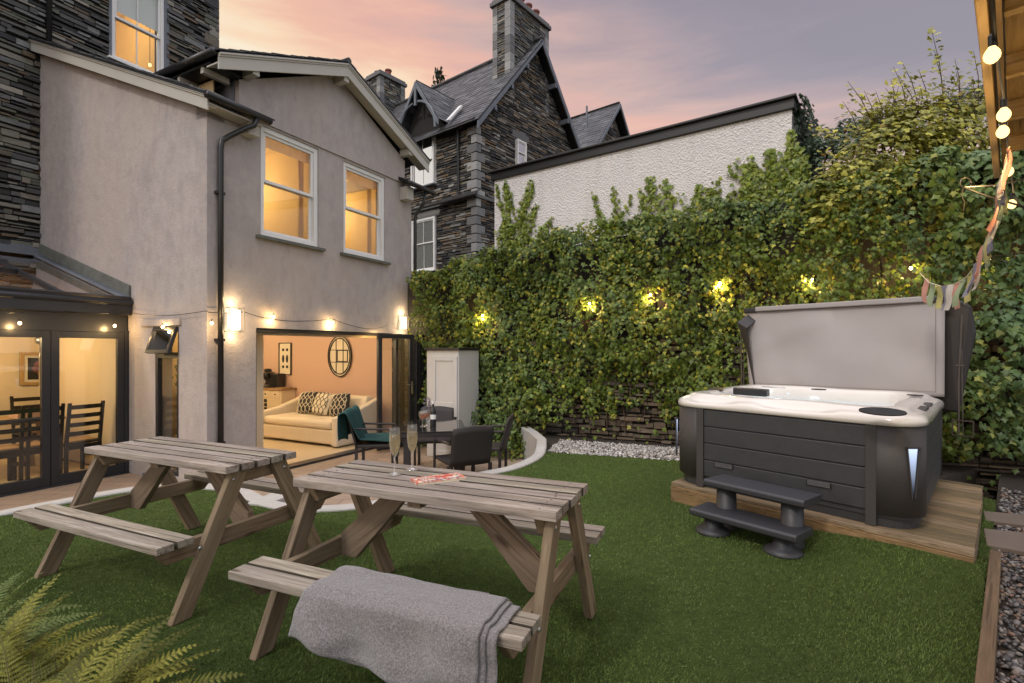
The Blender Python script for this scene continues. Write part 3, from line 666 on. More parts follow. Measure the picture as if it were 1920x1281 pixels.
# downpipes
m = MB(); m.tube([H(.50, OL + .02, lz - .07), H(.47, OL + .0, lz - .17), H(.40, OL - .04, lz - .22), H(.24, .09, lz - .36), H(.16, .055, lz - .44), H(.145, .05, lz - .55), H(.145, .05, PZ + .02)], .034, 12); m.build('downpipe', 'black', EXT, smooth=True)
for z in (3.35, 1.5, .2):
    m = MB(); hbox(m, .09, .20, .0, .06, z, z + .035); m.build('pipe_clip', 'black', EXT)
m = MB(); m.tube([H(4.06, .26, lz - .06), H(4.06, .2, lz - .3), H(4.03, .05, lz - .48), H(4.02, .04, lz - .6), H(4.02, .04, PZ)], .032, 12); m.build('downpipe', 'black', EXT, smooth=True)
# slot window with open fanlight (return wall)
m = MB(); frame_rect(m, H(.035, SW[0], SW[2]), hn, -hu, SW[1] - SW[0], 1.58, .05, -.03, .03); frame_rect(m, H(.035, SW[0], SW[2] + 1.58), hn, -hu, SW[1] - SW[0], .38, .03, -.03, .03)
w_ = m.build('window', 'anth', EXT, bevel=.003)
m = MB(); m.box(H(.035, (SW[0] + SW[1]) / 2, SW[2] + .79), hn * .25, hu * .003, UP * .76); subp(m.build('pane', 'glass', None), w_)
m = MB(); hin = H(-.01, SW[0] + .01, 1.69); dirn = (-UP * .95 - hu * .30).normalized(); nrm = (-hu * .95 - UP * .30 * -1).normalized(); hh = .36
for (a, b, c, e) in ((0, .52, 0, .045), (0, .52, hh - .045, hh), (0, .045, .045, hh - .045), (.475, .52, .045, hh - .045)): m.box(hin + hn * ((a + b) / 2) + dirn * ((c + e) / 2), hn * ((b - a) / 2), dirn * ((e - c) / 2), nrm * .022)
f_ = m.build('fanlight', 'anth', None, bevel=.003); subp(f_, w_)
m = MB(); m.box(hin + hn * .26 + dirn * (hh / 2), hn * .215, dirn * (hh / 2 - .045), nrm * .003); m.build('fanlight_pane', 'glass_r', w_)
for o in (f_,): pass
m = MB(); m.box(H(-.02, -1.0, SW[2] - .03), hu * .06, hn * .30, UP * .02); m.build('door_step', 'lead', EXT)
# bifold door track, threshold, folded leaves
m = MB(); hbox(m, OPEN[0], OPEN[1], -.14, -.02, 1.635, 1.688); hbox(m, OPEN[0], OPEN[1], -.16, .02, PZ - .0, PZ + .035); hbox(m, OPEN[0] - .0, OPEN[0] + .03, -.14, -.03, PZ + .035, 1.635); m.build('door_track', 'anth', EXT, bevel=.003)
m = MB(); hbox(m, OPEN[0] + .03, OPEN[1], -.24, -.16, 1.60, 1.688); m.build('bulkhead', 'cream', EXT)
def leaf_door(p, q, z0, z1, name='door_leaf'):
    u_ = (q - p); w = u_.length; u_.normalize(); n_ = V((u_.y, -u_.x, 0)); m = MB(); p = V((p.x, p.y, z0)); frame_rect(m, p, u_, n_, w, z1 - z0, .075, -.03, .03); d = m.build(name, 'anth', EXT, bevel=.004)
    m = MB(); m.box(p + u_ * (w / 2) + UP * ((z1 - z0) / 2), u_ * (w / 2 - .07), n_ * .006, UP * ((z1 - z0) / 2 - .07)); subp(m.build('pane', 'glass', None), d)
    return d, u_, n_
d_, u_, n_ = leaf_door(H(2.70, .30, 0), H(3.40, .47, 0), PZ + .03, 1.66)
p_ = H(3.40, .47, 0) - u_ * .04
m = MB(); m.box(V((p_.x, p_.y, .72)) + n_ * .05, u_ * .015, n_ * .01, UP * .11); m.tube([V((p_.x, p_.y, .78)) + n_ * .05, V((p_.x, p_.y, .78)) + n_ * .085, V((p_.x, p_.y, .78)) + n_ * .085 - u_ * .13], .008, 8); subp(m.build('handle', 'steel', None), d_)
leaf_door(H(3.44, .02, 0), H(3.44, .56, 0), PZ + .03, 1.66); leaf_door(H(3.53, .56, 0), H(3.53, .02, 0), PZ + .03, 1.66); leaf_door(H(3.62, .02, 0), H(3.62, .56, 0), PZ + .03, 1.66)
# ---- rooms behind the openings
m = MB(); hbox(m, .23, SEND - .07, -5.6, -.25, PZ - .05, PZ + .012); m.build('room_floor', 'floor_in', EXT)
m = MB(); m.box(H(SEND - .075, -2.9, .85), hu * .012, hn * 2.66, UP * 1.17); m.build('terracotta_wall', 'terra', EXT)
m = MB(); hbox(m, .23, SEND - .09, -5.6, -5.56, PZ, 2.02); m.box(H(1.13, -3.05, .85), hu * .012, hn * 2.55, UP * 1.17); hbox(m, .23, 1.14, -.50, -.48, PZ, 2.02); m.build('room_wall', 'cream', EXT)
m = MB(); hbox(m, .23, SEND - .07, -5.6, -.25, 2.02, 2.05); m.build('room_ceiling', 'white', EXT)
light('living_room_lamp', H(1.5, -2.2, 1.85), 85, (1, .77, .47), .12); light('living_room_lamp', H(2.4, -4.2, 1.85), 62, (1, .72, .37), .1); light('living_room_lamp', H(2.4, -1.0, 1.85), 26, (1, .72, .40), .1)
m = MB(); hbox(m, .23, SEND - .23, -3.2, -3.18, 2.2, 5.0); hbox(m, .23, .25, -3.2, -.25, 2.2, 4.9); hbox(m, SEND - .27, SEND - .25, -3.2, -.25, 2.2, 4.9); m.build('upper_room_wall', 'orange', EXT)
m = MB(); hbox(m, .23, SEND - .23, -3.2, -.25, 4.72, 4.75); m.build('upper_room_ceiling', 'orange', EXT); m = MB(); hbox(m, .23, SEND - .23, -3.2, -.25, 2.15, 2.2); m.build('upper_room_floor', 'oak', EXT)
m = MB(); hbox(m, 1.95, 2.0, -3.2, -.25, 2.2, 4.72); m.build('partition', 'orange', EXT)
for (w0, w1, zb_, zt_) in ((W1[0], W1[1], W1[2], W1[3]), (W2[0], W2[1], W2[2], W2[3])):
    m = MB(); m.grid(lambda u, v: H(w0 + .06 + (w1 - w0 - .12) * u, -.16 + .004 * math.sin(u * 40), zt_ - .07 - .15 * v), 50, 3); m.build('pelmet', 'blindcloth', EXT)
    m = MB(); m.grid(lambda u, v: H(w1 - .04 - .10 * u * (1 - .25 * math.sin(v * 3.1)), -.30 + .018 * math.sin(u * 20), zb_ + 1.5 * v), 24, 8); m.build('curtain', 'blindcloth', EXT, smooth=True)
light('bedroom_lamp', H(1.2, -1.7, 4.1), 40, (1, .70, .34), .1); light('bathroom_lamp', H(3.0, -1.7, 4.1), 40, (1, .70, .34), .1)
# corridor seen through the slot window
m = MB(); hbox(m, 1.09, 1.11, -4.5, -.51, PZ, 1.98); hbox(m, .24, 1.1, -4.5, -4.48, PZ, 1.98)
M_c = m
# ================================================================== MAIN STONE HOUSE
SH = thing('stone_house', 'tall dark slate stone house with a lit sash window behind the extension', 'house', H(0, -4.7, PZ))
DW = -4.52; SR = 3.03
wsz, wsb = (1.03, 1.935, 6.72, 8.5), None
m = MB(); hbox(m, -4.0, 1.03, DW - .35, DW - .03, PZ - .05, 12.0); hbox(m, 1.935, SR - .02, DW - .35, DW - .03, PZ - .05, 12.0); hbox(m, 1.03, 1.935, DW - .35, DW - .03, PZ, 6.72); hbox(m, 1.03, 1.935, DW - .35, DW - .03, 8.5, 12.0); hbox(m, SR - .4, SR - .02, DW - 6, DW - .35, PZ, 12.0)
SHW = m.build('wall', 'mortar', SH)
m = MB(); courses(m, H(0, DW - .035, 0), hu, UP, hn, [(-3.2, 2.2), (.16, 2.2), (.16, 5.8), (SR, 5.6), (SR, 10.6), (-3.2, 10.6)], [(.98, 1.97, 6.70, 8.55)], (.022, .115), (.10, .46), DARKPAL, .055, .032, .005, rag=.5)
m.build('slate_stonework', 'stone', SH)
m = MB()
for k in range(22):
    z = 6.0 + k * .21; l = .30 if k % 2 else .2; hbox(m, SR - l, SR + .01, DW - .05, DW + .028, z, z + .20, random.choice(DARKPAL))
m.build('quoin', 'quoin', SH, bevel=.01)
m = MB(); hbox(m, .98, 1.03, DW - .1, DW + .01, 6.70, 8.5); hbox(m, 1.935, 2.02, DW - .1, DW + .015, 6.70, 8.42); hbox(m, .95, 2.22, DW - .1, DW + .035, 8.42, 8.66); m.build('window_surround', 'lead', SH, bevel=.006)
sash(SH, H(1.03, DW - .05, 6.72), hu, hn, .905, 1.70, bars=1, split=.46, ft=.055, sill='white')
m = MB(); hbox(m, .4, SR - .42, -8.0, -7.98, 6.2, 9.2); hbox(m, .4, .42, -8.0, DW - .36, 6.2, 9.2); hbox(m, SR - .44, SR - .42, -8.0, DW - .36, 6.2, 9.2); hbox(m, .4, SR - .42, -8, DW - .36, 9.2, 9.23); m.build('lit_room', 'orange', SH)
m = MB(); m.box(H(1.49, DW - .105, 8.02), hu * .40, hn * .003, UP * .36); m.build('blind', 'white', SH)
light('landing_lamp', H(1.3, -6.6, 8.6), 60, (1, .72, .36), .1)
m = MB(); q = onP(281, 122, H(0, -5.3, 0), hn); m.lathe(q, [(0, .035), (.02, .03), (.03, 0), (.02, -.03), (0, -.035)], 12); pb = m.build('pendant_bulb', 'bulb_big', SH)
m = MB(); m.tube([q + UP * .03, q + UP * 1.4], .006, 6); m.build('pendant_flex', 'black', SH)
m = MB(); m.tube([H(.10, DW + .06, 6.2), H(.10, DW + .06, 10.5)], .04, 10); m.build('downpipe', 'black', SH, smooth=True)
# ================================================================== CONSERVATORY
CN = thing('glass_conservatory', 'anthracite framed glazed conservatory with sliding doors and a glass roof beside the rendered wall', 'conservatory', H(-1.2, -1.82, PZ))
DF = -1.82; ZT = 1.60
m = MB(); hbox(m, -4.2, -.02, DF - .06, DF + .02, ZT + .03, ZT + .30); m.build('fascia', 'anth', CN, bevel=.004)
m = MB(); hbox(m, -4.2, -.01, DF + .02, DF + .13, ZT + .27, ZT + .45); m.tube([H(-4.2, DF + .12, ZT + .44), H(-.01, DF + .12, ZT + .44)], .045, 10); m.build('gutter', 'anth', CN, bevel=.01)
def cdoor(s0, s1):
    z0 = PZ + .02; m = MB(); O = H(s0, DF, z0); frame_rect(m, O, hu, hn, s1 - s0, ZT + .03 - z0, .085, -.04, .02)
    hbox(m, s0 + .085, s1 - .085, DF - .04, DF + .02, z0 + .085, z0 + .12); d = m.build('sliding_door', 'anth', CN, bevel=.004)
    m = MB(); hbox(m, s0 + .08, s1 - .08, DF - .014, DF - .006, z0 + .1, ZT - .05); subp(m.build('pane', 'glass', None), d)
cdoor(-.865, -.05); cdoor(-1.78, -.872); cdoor(-2.7, -1.79); cdoor(-3.62, -2.71)
m = MB(); hbox(m, -.05, -.0, DF - .06, DF + .035, PZ, ZT + .06); hbox(m, -4.2, .0, DF - .09, DF + .05, PZ - .03, PZ + .02); m.build('post', 'anth', CN, bevel=.004)
# roof : slopes from the stone house down to the gutter
zt0 = 2.09; zt1 = 2.92; dR0 = DF + .10; dR1 = DW + .02; vv = (H(0, dR1, zt1) - H(0, dR0, zt0)); vl = vv.length; vv.normalize(); vn = vv.cross(hu).normalized()
if vn.z < 0: vn = -vn
m = MB(); m.box(H(-2.1, dR0, zt0) + vv * (vl / 2), hu * 2.02, vv * (vl / 2), vn * .008); m.build('roof_glass', 'cglass', CN)
m = MB()
for s_ in (-.06, -.80, -1.55, -2.3, -3.05): m.box(H(s_, dR0, zt0) + vv * (vl / 2) + vn * .02, hu * .028, vv * (vl / 2), vn * .022)
m.box(H(-2.1, dR0, zt0) + vn * .012, hu * 2.08, vv * .035, vn * .025)
m.box(H(-2.0, dR0, zt0) + vv * 1.25 + vn * .02, hu * 1.18, vv * .03, vn * .03)
m.build('glazing_bar', 'anth', CN, bevel=.003)
m = MB(); m.prism([H(-.03, dR0 - .02, zt0 + .03), H(-.03, dR1, zt1 + .05), H(-.03, dR1, zt1 + .22), H(-.03, dR0 - .02, zt0 + .20)], hu * .028); m.build('upstand', 'moss', CN, bevel=.004)
m = MB(); m.box(H(-.09, dR0, zt0) + vv * (vl / 2) + vn * .03, hu * .06, vv * (vl / 2), vn * .012); hbox(m, -4, -.0, DW + .0, DW + .03, zt1 + .0, zt1 + .16); m.box(H(-2, DW + .12, zt1 + .0), hu * 2, hn * .10, UP * .018); m.build('flashing', 'lead', CN)
m = MB(); hbox(m, -4.2, -.02, DW + .04, DF - .1, PZ - .02, PZ + .01); m.build('floor', 'floor_in', CN)
m = MB(); hbox(m, -4.2, -.02, DW + .02, DW + .06, PZ, 2.3); hbox(m, -4.22, -4.18, DW, DF, PZ, 2.0); m.build('back_wall', 'cream', CN)
m = MB(); m.box(H(-.03, (DW + DF) / 2 - .1, .9), hu * .015, hn * ((DF - DW) / 2 - .12), UP * 1.2); m.build('inner_wall', 'cream', CN)
m = MB(); m.box(H(-2.1, dR0, zt0) + vv * (vl / 2 + .04) - vn * .06, hu * 2.0, vv * (vl / 2 - .06), vn * .003); m.build('roof_blind', 'blindcloth', CN)
light('dining_lamp', H(-1.3, -3.1, 1.72), 80, (1, .72, .37), .12); light('dining_lamp', H(-2.6, -3.3, 1.72), 46, (1, .72, .37), .12)
m = MB(); q = onP(75, 638, H(0, -3.9, 0), hn); m.lathe(q, [(0, .07), (.05, .05), (.07, 0), (.05, -.05), (0, -.07)], 16); m.tube([q - UP * .06, q - UP * .5], .008, 6); m.build('ceiling_lamp', 'steel', CN, smooth=True)
# corridor wall / plant seen in slot window
m = M_c; m.build('corridor_wall', 'orange', EXT)
light('corridor_lamp', H(.6, -2.2, 1.85), 20, (1, .66, .3), .05)
# ================================================================== FURNITURE INSIDE
def sofa():
    T = thing('sofa', 'cream linen two seat sofa with sloping arms seen through the open doors', 'sofa', H(3.1, -1.55, PZ))
    z = PZ + .015
    m = MB(); hbox(m, 2.62, 3.45, -2.5, -.66, z + .04, z + .30); m.build('base', 'sofa', T, bevel=.03)
    m = MB(); hbox(m, 2.60, 3.30, -2.46, -.70, z + .30, z + .45); m.build('seat', 'sofa', T, bevel=.05)
    m = MB(); m.prism([H(3.30, -2.5, z + .2), H(3.62, -2.5, z + .2), H(3.66, -2.5, z + .82), H(3.44, -2.5, z + .82)], hn * 1.86); m.build('backrest', 'sofa', T, bevel=.05)
    for d in (-2.62, -.66):
        m = MB(); m.prism([H(2.58, d, z + .02), H(3.66, d, z + .02), H(3.68, d, z + .80), H(3.40, d, z + .70), H(3.0, d, z + .58), H(2.60, d, z + .53)], hn * .14); m.build('armrest', 'sofa', T, bevel=.03)
sofa()
def cushion(s, d, mat, line, label, rot):
    T = thing('cushion', label, 'cushion', H(s, d, PZ + .47), 'patterned cushions on the cream sofa')
    c = H(s, d, PZ + .69); up = (UP * .93 + hu * .36).normalized(); nn = (-hu * .93 + UP * .36).normalized(); a = (hn * math.cos(rot) + up * math.sin(rot)); b = (up * math.cos(rot) - hn * math.sin(rot))
    m = MB()
    def pt(u, v, sg): x, y = u * 2 - 1, v * 2 - 1; return c + a * (.22 * x * (1 - .06 * y * y)) + b * (.22 * y * (1 - .06 * x * x)) + nn * (sg * .075 * max(0, (1 - x ** 4) * (1 - y ** 4)) ** .6)
    m.grid(lambda u, v: pt(u, v, 1), 12, 12); m.grid(lambda u, v: pt(1 - u, v, -1), 12, 12); m.build('cover', mat, T, smooth=True)
    m = MB()
    for k in range(5):
        for sg in (1, -1):
            P = []
            for i in range(15):
                v = i / 14; u = .5 + (k - 2) * .24 + sg * .13 * math.sin(v * 9.4)
                if .02 < u < .98: P.append(pt(u, v, 1) + nn * .004)
            if len(P) > 2: m.tube(P, .0065, 4)
    m.build('stitched_line', line, T)
cushion(3.22, -1.98, 'ink', 'paper', 'black cushion with cream diamond lines nearest the dresser', .1)
cushion(3.16, -1.52, 'paper', 'ink', 'cream cushion with dark diamond lines between two black cushions', -.05)
cushion(3.20, -1.08, 'ink', 'paper', 'black cushion with cream diamond lines nearest the open garden doors', .12)
def dresser():
    T = thing('dresser', 'cream painted sideboard with small drawers and a wine rack against terracotta wall', 'sideboard', H(3.7, -3.7, PZ)); z = PZ + .015; s0 = 3.5
    m = MB(); hbox(m, s0, 3.86, -4.4, -3.1, z + .08, z + .84); m.build('carcass', 'cream', T, bevel=.006)
    m = MB(); hbox(m, s0 - .03, 3.87, -4.43, -3.07, z + .84, z + .875); m.build('top', 'oak', T, bevel=.005)
    for d in (-3.15, -4.35):
        m = MB(); hbox(m, s0 + .01, s0 + .06, d - .03, d + .03, z, z + .08); m.build('leg', 'cream', T)
    for i in range(4):
        d = -3.28 - i * .31; m = MB(); hbox(m, s0 - .012, s0, d - .135, d + .135, z + .68, z + .82); q = m.build('drawer', 'cream', T, bevel=.004)
        k = MB(); k.lathe(H(s0 - .012, d, z + .75), [(.016, 0), (.016, .012), (0, .02)], 8, -hu); subp(k.build('knob', 'ink', None), q)
    for d0, d1 in ((-3.14, -3.42), (-3.80, -4.08), (-4.1, -4.38)):
        m = MB(); hbox(m, s0 - .012, s0, min(d0, d1), max(d0, d1), z + .12, z + .65); m.build('door', 'cream', T, bevel=.005)
    m = MB()
    for i in range(2):
        for j in range(6): hbox(m, s0 - .006, s0 + .0, -3.60 - i * .12 - .045, -3.60 - i * .12 + .045, z + .13 + j * .088, z + .20 + j * .088)
    m.build('wine_rack', 'ink', T)
dresser()
def coffee():
    b = H(3.68, -3.35, PZ + .89); T = thing('coffee_machine', 'black and chrome espresso machine standing on the sideboard', 'coffee machine', b)
    m = MB(); hbox(m, 3.62, 3.82, -3.62, -3.38, PZ + .895, PZ + 1.20); m.build('body', 'black', T, bevel=.02)
    m = MB(); hbox(m, 3.56, 3.80, -3.98, -3.66, PZ + 1.09, PZ + 1.22); m.build('head', 'black', T, bevel=.03)
    m = MB(); hbox(m, 3.56, 3.82, -3.98, -3.66, PZ + .895, PZ + .95); hbox(m, 3.74, 3.82, -3.96, -3.68, PZ + .95, PZ + 1.09); m.build('drip_tray', 'steel', T, bevel=.01)
    m = MB(); m.lathe(H(3.64, -3.82, PZ + 1.0), [(.0, 0), (.03, 0), (.03, .06), (0, .09)], 12); m.build('portafilter', 'steel', T)
    m = MB(); m.lathe(H(3.72, -3.82, PZ + 1.22), [(.07, 0), (.08, .06), (.04, .08), (0, .08)], 14); m.build('hopper', 'ink', T)
    m = MB(); m.box(H(3.66, -3.22, PZ + .90), hu * .12, hn * .13, UP * .012); tag(m.build('tray', 'oak'), 'wooden tray with raised rim beside the coffee machine', 'tray')
coffee()
def wallpic(name, label, px0, py0, px1, py1, s_or_d, wall, cat, ft=.02, inner='paper', frame='ink', deco=None):
    if wall == 's': P = H(s_or_d, 0, 0); N_ = hu; U = hn; O_ = -hu
    else: P = H(0, s_or_d, 0); N_ = hn; U = hu; O_ = hn
    a = onP(px0, (py0 + py1) / 2, P, N_); b = onP(px1, (py0 + py1) / 2, P, N_); z1 = onP((px0 + px1) / 2, py0, P, N_).z; z0 = onP((px0 + px1) / 2, py1, P, N_).z
    w = (b - a).length; u = (b - a).normalized(); O = V((a.x, a.y, z0)); T = thing(name, label, cat, O)
    m = MB(); frame_rect(m, O, u, O_, w, z1 - z0, ft, 0, .03); m.build('frame', frame, T, bevel=.003)
    m = MB(); m.box(O + u * (w / 2) + UP * ((z1 - z0) / 2) + O_ * .006, u * (w / 2 - ft), O_ * .004, UP * ((z1 - z0) / 2 - ft)); m.build('print', inner, T)
    if deco: deco(T, O, u, O_, w, z1 - z0)
def deco1(T, O, u, n, w, h):
    m = MB()
    for x in (.34, .66):
        for (y, r, ry) in ((.25, .10, .05), (.5, .10, .13), (.78, .10, .05)):
            c = O + u * (w * x) + UP * (h * y) + n * .012; vs = [c + u * (w * r * math.cos(k * .6283)) + UP * (h * ry * math.sin(k * .6283)) for k in range(10)]; m.add(vs, [tuple(range(10))])
    m.build('motif', 'ink', T)
wallpic('wall_print', 'tall framed print of dark shapes on cream hanging over the sideboard', 524, 643, 547, 703, 3.865, 's', 'picture', .018, deco=deco1)
def deco2(T, O, u, n, w, h):
    m = MB(); m.box(O + u * (w / 2) + UP * (h / 2) + n * .012, u * (w / 2 - .10), n * .003, UP * (h / 2 - .09)); m.build('canvas', 'ink', T)
    m = MB()
    for k in range(9): c = O + u * (w * (.42 + .05 * k)) + UP * (h * (.5 + .13 * math.sin(k * 1.9))) + n * .017; m.add([c + u * (.07 * math.cos(j)) + UP * (.07 * math.sin(j)) for j in range(6)], [tuple(range(6))])
    m.build('brushwork', 'copper', T)
wallpic('wall_painting', 'dark landscape painting in a wide gilt frame on the conservatory back wall', 36, 660, 112, 721, DW + .07, 'd', 'picture', .05, 'paper', 'gold', deco2)
def mirror():
    c = onP(638, 668, H(3.86, 0, 0), hu); rx = (onP(660, 668, H(3.86, 0, 0), hu) - c).length; rz = (c.z - onP(638, 706, H(3.86, 0, 0), hu).z) * 1.0
    T = thing('oval_mirror', 'oval wall mirror with black window pane bars above the sofa', 'mirror', c)
    el = lambda k, q, o: c + hn * (rx * q * math.cos(k)) + UP * (rz * q * math.sin(k)) - hu * o
    m = MB(); m.add([el(k * math.pi / 16, .97, .012) for k in range(32)], [tuple(range(31, -1, -1))]); m.build('mirror_glass', 'paper', T)  # flat cream disc and the dark frame below paint the reflected room
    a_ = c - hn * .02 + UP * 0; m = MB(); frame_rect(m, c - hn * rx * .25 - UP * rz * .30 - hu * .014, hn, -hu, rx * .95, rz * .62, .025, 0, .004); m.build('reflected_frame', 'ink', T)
    m = MB()
    for q in (1.0, .88): m.tube([el(k * math.pi / 16, q, .02) for k in range(33)], .012, 6)
    for x in (-.3, .3): m.tube([c + hn * (rx * x) + UP * (rz * .83) - hu * .02, c + hn * (rx * x) - UP * (rz * .83) - hu * .02], .007, 5); m.tube([c + UP * (rz * x) + hn * (rx * .84) - hu * .02, c + UP * (rz * x) - hn * (rx * .84) - hu * .02], .007, 5)
    m.build('frame', 'ink', T)
mirror()
def dining_chair():
    T = thing('dining_chair', 'dark wooden ladder back chair', 'chair', (0, 0, 0), 'dark ladder back chairs round the conservatory table')
    for x in (-.2, .2):
        m = MB(); m.prism([(x - .018, -.22, 0), (x - .018, -.18, 0), (x - .018, -.19, .45), (x - .018, -.27, 1.0), (x - .018, -.30, 1.0), (x - .018, -.225, .45)], (.036, 0, 0), along=(0, 0, 1)); m.build('back_post', 'dark_wood', T)
        m = MB(); m.ab(x - .02, x + .02, .17, .21, 0, .43); m.build('leg', 'dark_wood', T)
    for z, y in ((.94, -.285), (.82, -.268), (.70, -.25), (.58, -.235)):
        m = MB(); m.grid(lambda u, v: V((-.2 + .4 * u, y - .02 * math.sin(u * math.pi), z - .028 + .056 * v)), 8, 1); m.build('back_rail', 'dark_wood', T, solid=.018)
    m = MB(); m.ab(-.22, .22, -.22, .22, .43, .455); m.build('seat_frame', 'dark_wood', T, bevel=.006)
    m = MB(); m.ab(-.2, .2, -.2, .2, .455, .475); m.build('seat', 'oak', T, bevel=.01)
    m = MB(); m.ab(-.2, .2, -.2, -.18, .36, .42); m.ab(-.2, .2, .18, .2, .36, .42); m.ab(-.2, -.18, -.18, .18, .22, .25); m.ab(.18, .2, -.18, .18, .22, .25); m.build('stretcher', 'dark_wood', T)
    return T
DC = dining_chair()
def put(T, first, loc, rz, label, group=None):
    o = T if first else copy_tree(T); o.location = loc; o.rotation_euler = (0, 0, rz); o['label'] = label
    if group: o['group'] = group
    return o
face = math.atan2(-hn.y, -hn.x) - R(90)
sA, sB, sC = (HFp(x, 780, -2.45)[0] for x in (0, 66, 136))
put(DC, True, H(sC, -2.40, PZ + .01), face + .1, 'dark ladder back chair behind the sliding door closest to the rendered wall')
put(DC, False, H(sB, -2.45, PZ + .01), face - .05, 'dark ladder back chair behind the second glass door just left of the door mullion')
put(DC, False, H(sA, -2.45, PZ + .01), face, 'dark ladder back chair cut by the left edge of the photo behind glass')
put(DC, False, H(-.28, -3.85, PZ + .01), face + R(180), 'dark ladder back chair on the far side of the conservatory table, at its right end')
put(DC, False, H(-1.25, -3.95, PZ + .01), face + R(180), 'dark ladder back chair on the far side of the conservatory table, below the dark painting')
def dining_table():
    T = thing('dining_table', 'oak dining table inside the glass conservatory', 'table', H(-1.4, -3.2, PZ)); z = PZ
    m = MB(); hbox(m, -2.6, -.30, -3.62, -2.86, z + .72, z + .76); m.build('tabletop', 'oak', T, bevel=.005)
    for s_, d in ((-.52, -3.5), (-.52, -2.98), (-2.4, -3.5), (-2.4, -2.98)):
        m = MB(); m.prism([H(s_, d - .04, z + .01), H(s_ + .09, d - .04, z + .01), H(s_ + .03, d - .04, z + .72), H(s_ - .07, d - .04, z + .72)], hn * .08); m.build('leg', 'oak', T)
dining_table()
m = MB()
for k in range(5): hbox(m, -.78, -.36, -3.30, -3.02, PZ + .765 + k * .022, PZ + .783 + k * .022)
tag(m.build('placemats', 'terra', None, bevel=.004), 'stack of reddish table mats on the oak conservatory table', 'placemats')
q = H(.50, -1.25, .78)
m = MB(); m.box(q - UP * .55, hu * .12, hn * .12, UP * .55); tag(m.build('plinth', 'cream'), 'pale stand under the pot plant inside the slot window', 'plinth')
def leafset(name, P, Nr, size, tints, mat='leaf', tmpl='ivy', parent=None, droop=.5, spin=.5):
    # a cloud of single leaves: P positions, Nr facing directions
    n = len(P)
    if tmpl == 'ivy': o = [(0, .3), (.22, .48), (.30, .2), (.56, .10), (.27, -.12), (0, -.6), (-.27, -.12), (-.56, .10), (-.30, .2), (-.22, .48)]
    elif tmpl == 'maple': o = [(0, .35), (.3, .45), (.5, .1), (.25, -.05), (.28, -.38), (0, -.6), (-.28, -.38), (-.25, -.05), (-.5, .1), (-.3, .45)]
    else: o = [(0, .5), (.2, .25), (.26, -.05), (.14, -.4), (0, -.6), (-.14, -.4), (-.26, -.05), (-.2, .25)]
    k = len(o); T2 = np.array([(0, 0)] + o); z = -.22 * np.abs(T2[:, 0]) + np.where(T2[:, 1] < -.3, -.10, 0); z[0] = .04
    tv = np.c_[T2, z]
    Nr = Nr / np.linalg.norm(Nr, axis=1, keepdims=True)
    up = np.tile([0, 0, 1.0], (n, 1)) + rng.normal(0, spin, (n, 3)); x = np.cross(up, Nr); x /= np.linalg.norm(x, axis=1, keepdims=True) + 1e-9; y = np.cross(Nr, x)
    W = P[:, None] + size[:, None, None] * (tv[None, :, :1] * x[:, None] + tv[None, :, 1:2] * y[:, None] + tv[None, :, 2:] * Nr[:, None] * rng.uniform(.3, 1.5, (n, 1, 1)))
    f = np.array([(0, i + 1, (i + 1) % k + 1) for i in range(k)]); F = (f[None] + (np.arange(n) * (k + 1))[:, None, None]).reshape(-1, 3)
    return npmesh(name, W.reshape(-1, 3), F, mat, np.repeat(tints, k + 1, 0), parent=parent)
n = 260; P = np.array(q[:]) + rng.normal(0, .09, (n, 3)) * [1, 1, 1.1] + [0, 0, .18]; c = np.tile([.10, .17, .03], (n, 1)) * rng.uniform(.5, 1.6, (n, 1))
T = thing('pot_plant', 'bushy green pot plant behind the narrow slot window', 'plant', q)
leafset('foliage', P, rng.normal(0, 1, (n, 3)), np.full(n, .07), c, tmpl='oval', parent=T)
m = MB(); m.lathe(q - UP * .0, [(0, 0), (.07, 0), (.09, .12), (0, .12)], 16); m.build('pot', 'white', T)
# ================================================================== NEIGHBOUR HOUSE
aN = R(51); nu = V((math.cos(aN), math.sin(aN), 0)); nn_ = V((math.sin(aN), -math.cos(aN), 0)); NO = V(((893 - 960) / 972 * 17.7, 17.7, 0))
def N(s, d, z): return NO + nu * s + nn_ * d + UP * z
def nbox(mb, s0, s1, d0, d1, z0, z1, tint=(1, 1, 1)): return mb.box(N((s0 + s1) / 2, (d0 + d1) / 2, (z0 + z1) / 2), nu * ((s1 - s0) / 2), nn_ * ((d1 - d0) / 2), UP * ((z1 - z0) / 2), tint)
NH = thing('neighbour_house', 'dark slate stone house with steep gable and tall chimneys standing behind the extension', 'house', N(3, -4, 0))
AP, EV, GW_ = 13.35, 9.2, 6.66
m = MB(); nbox(m, .03, GW_, -10, -.03, -.4, EV); m.prism([N(.03, -.03, EV), N(GW_, -.03, EV), N(3.33, -.03, AP - .05)], -nn_ * 9.9); m.build('wall', 'mortar', NH)
NP = SLATEPAL
gw = (2.12, 2.72, 8.3, 9.25)
m = MB(); courses(m, N(0, -.035, 0), nu, UP, nn_, [(.2, 4.0), (GW_, 4.0), (GW_, EV), (3.33, AP - .1), (.25, EV + .1)], [gw], (.05, .12), (.15, .55), NP, .05, .025, .008, rag=.35)
courses(m, N(.035, 0, 0), -nn_, UP, -nu, [(.2, 3.0), (6.5, 3.0), (6.5, EV), (.2, EV)], [(2.0, 3.3, 7.5, 9.4), (1.95, 3.25, 4.3, 6.3), (0, 7, 6.55, 6.7)], (.05, .12), (.15, .55), NP, .05, .025, .008, rag=.35)
m.build('slate_stonework', 'stone', NH)
m = MB(); QP = [(.18, .18, .18), (.26, .26, .26), (.14, .14, .145), (.32, .32, .31)]
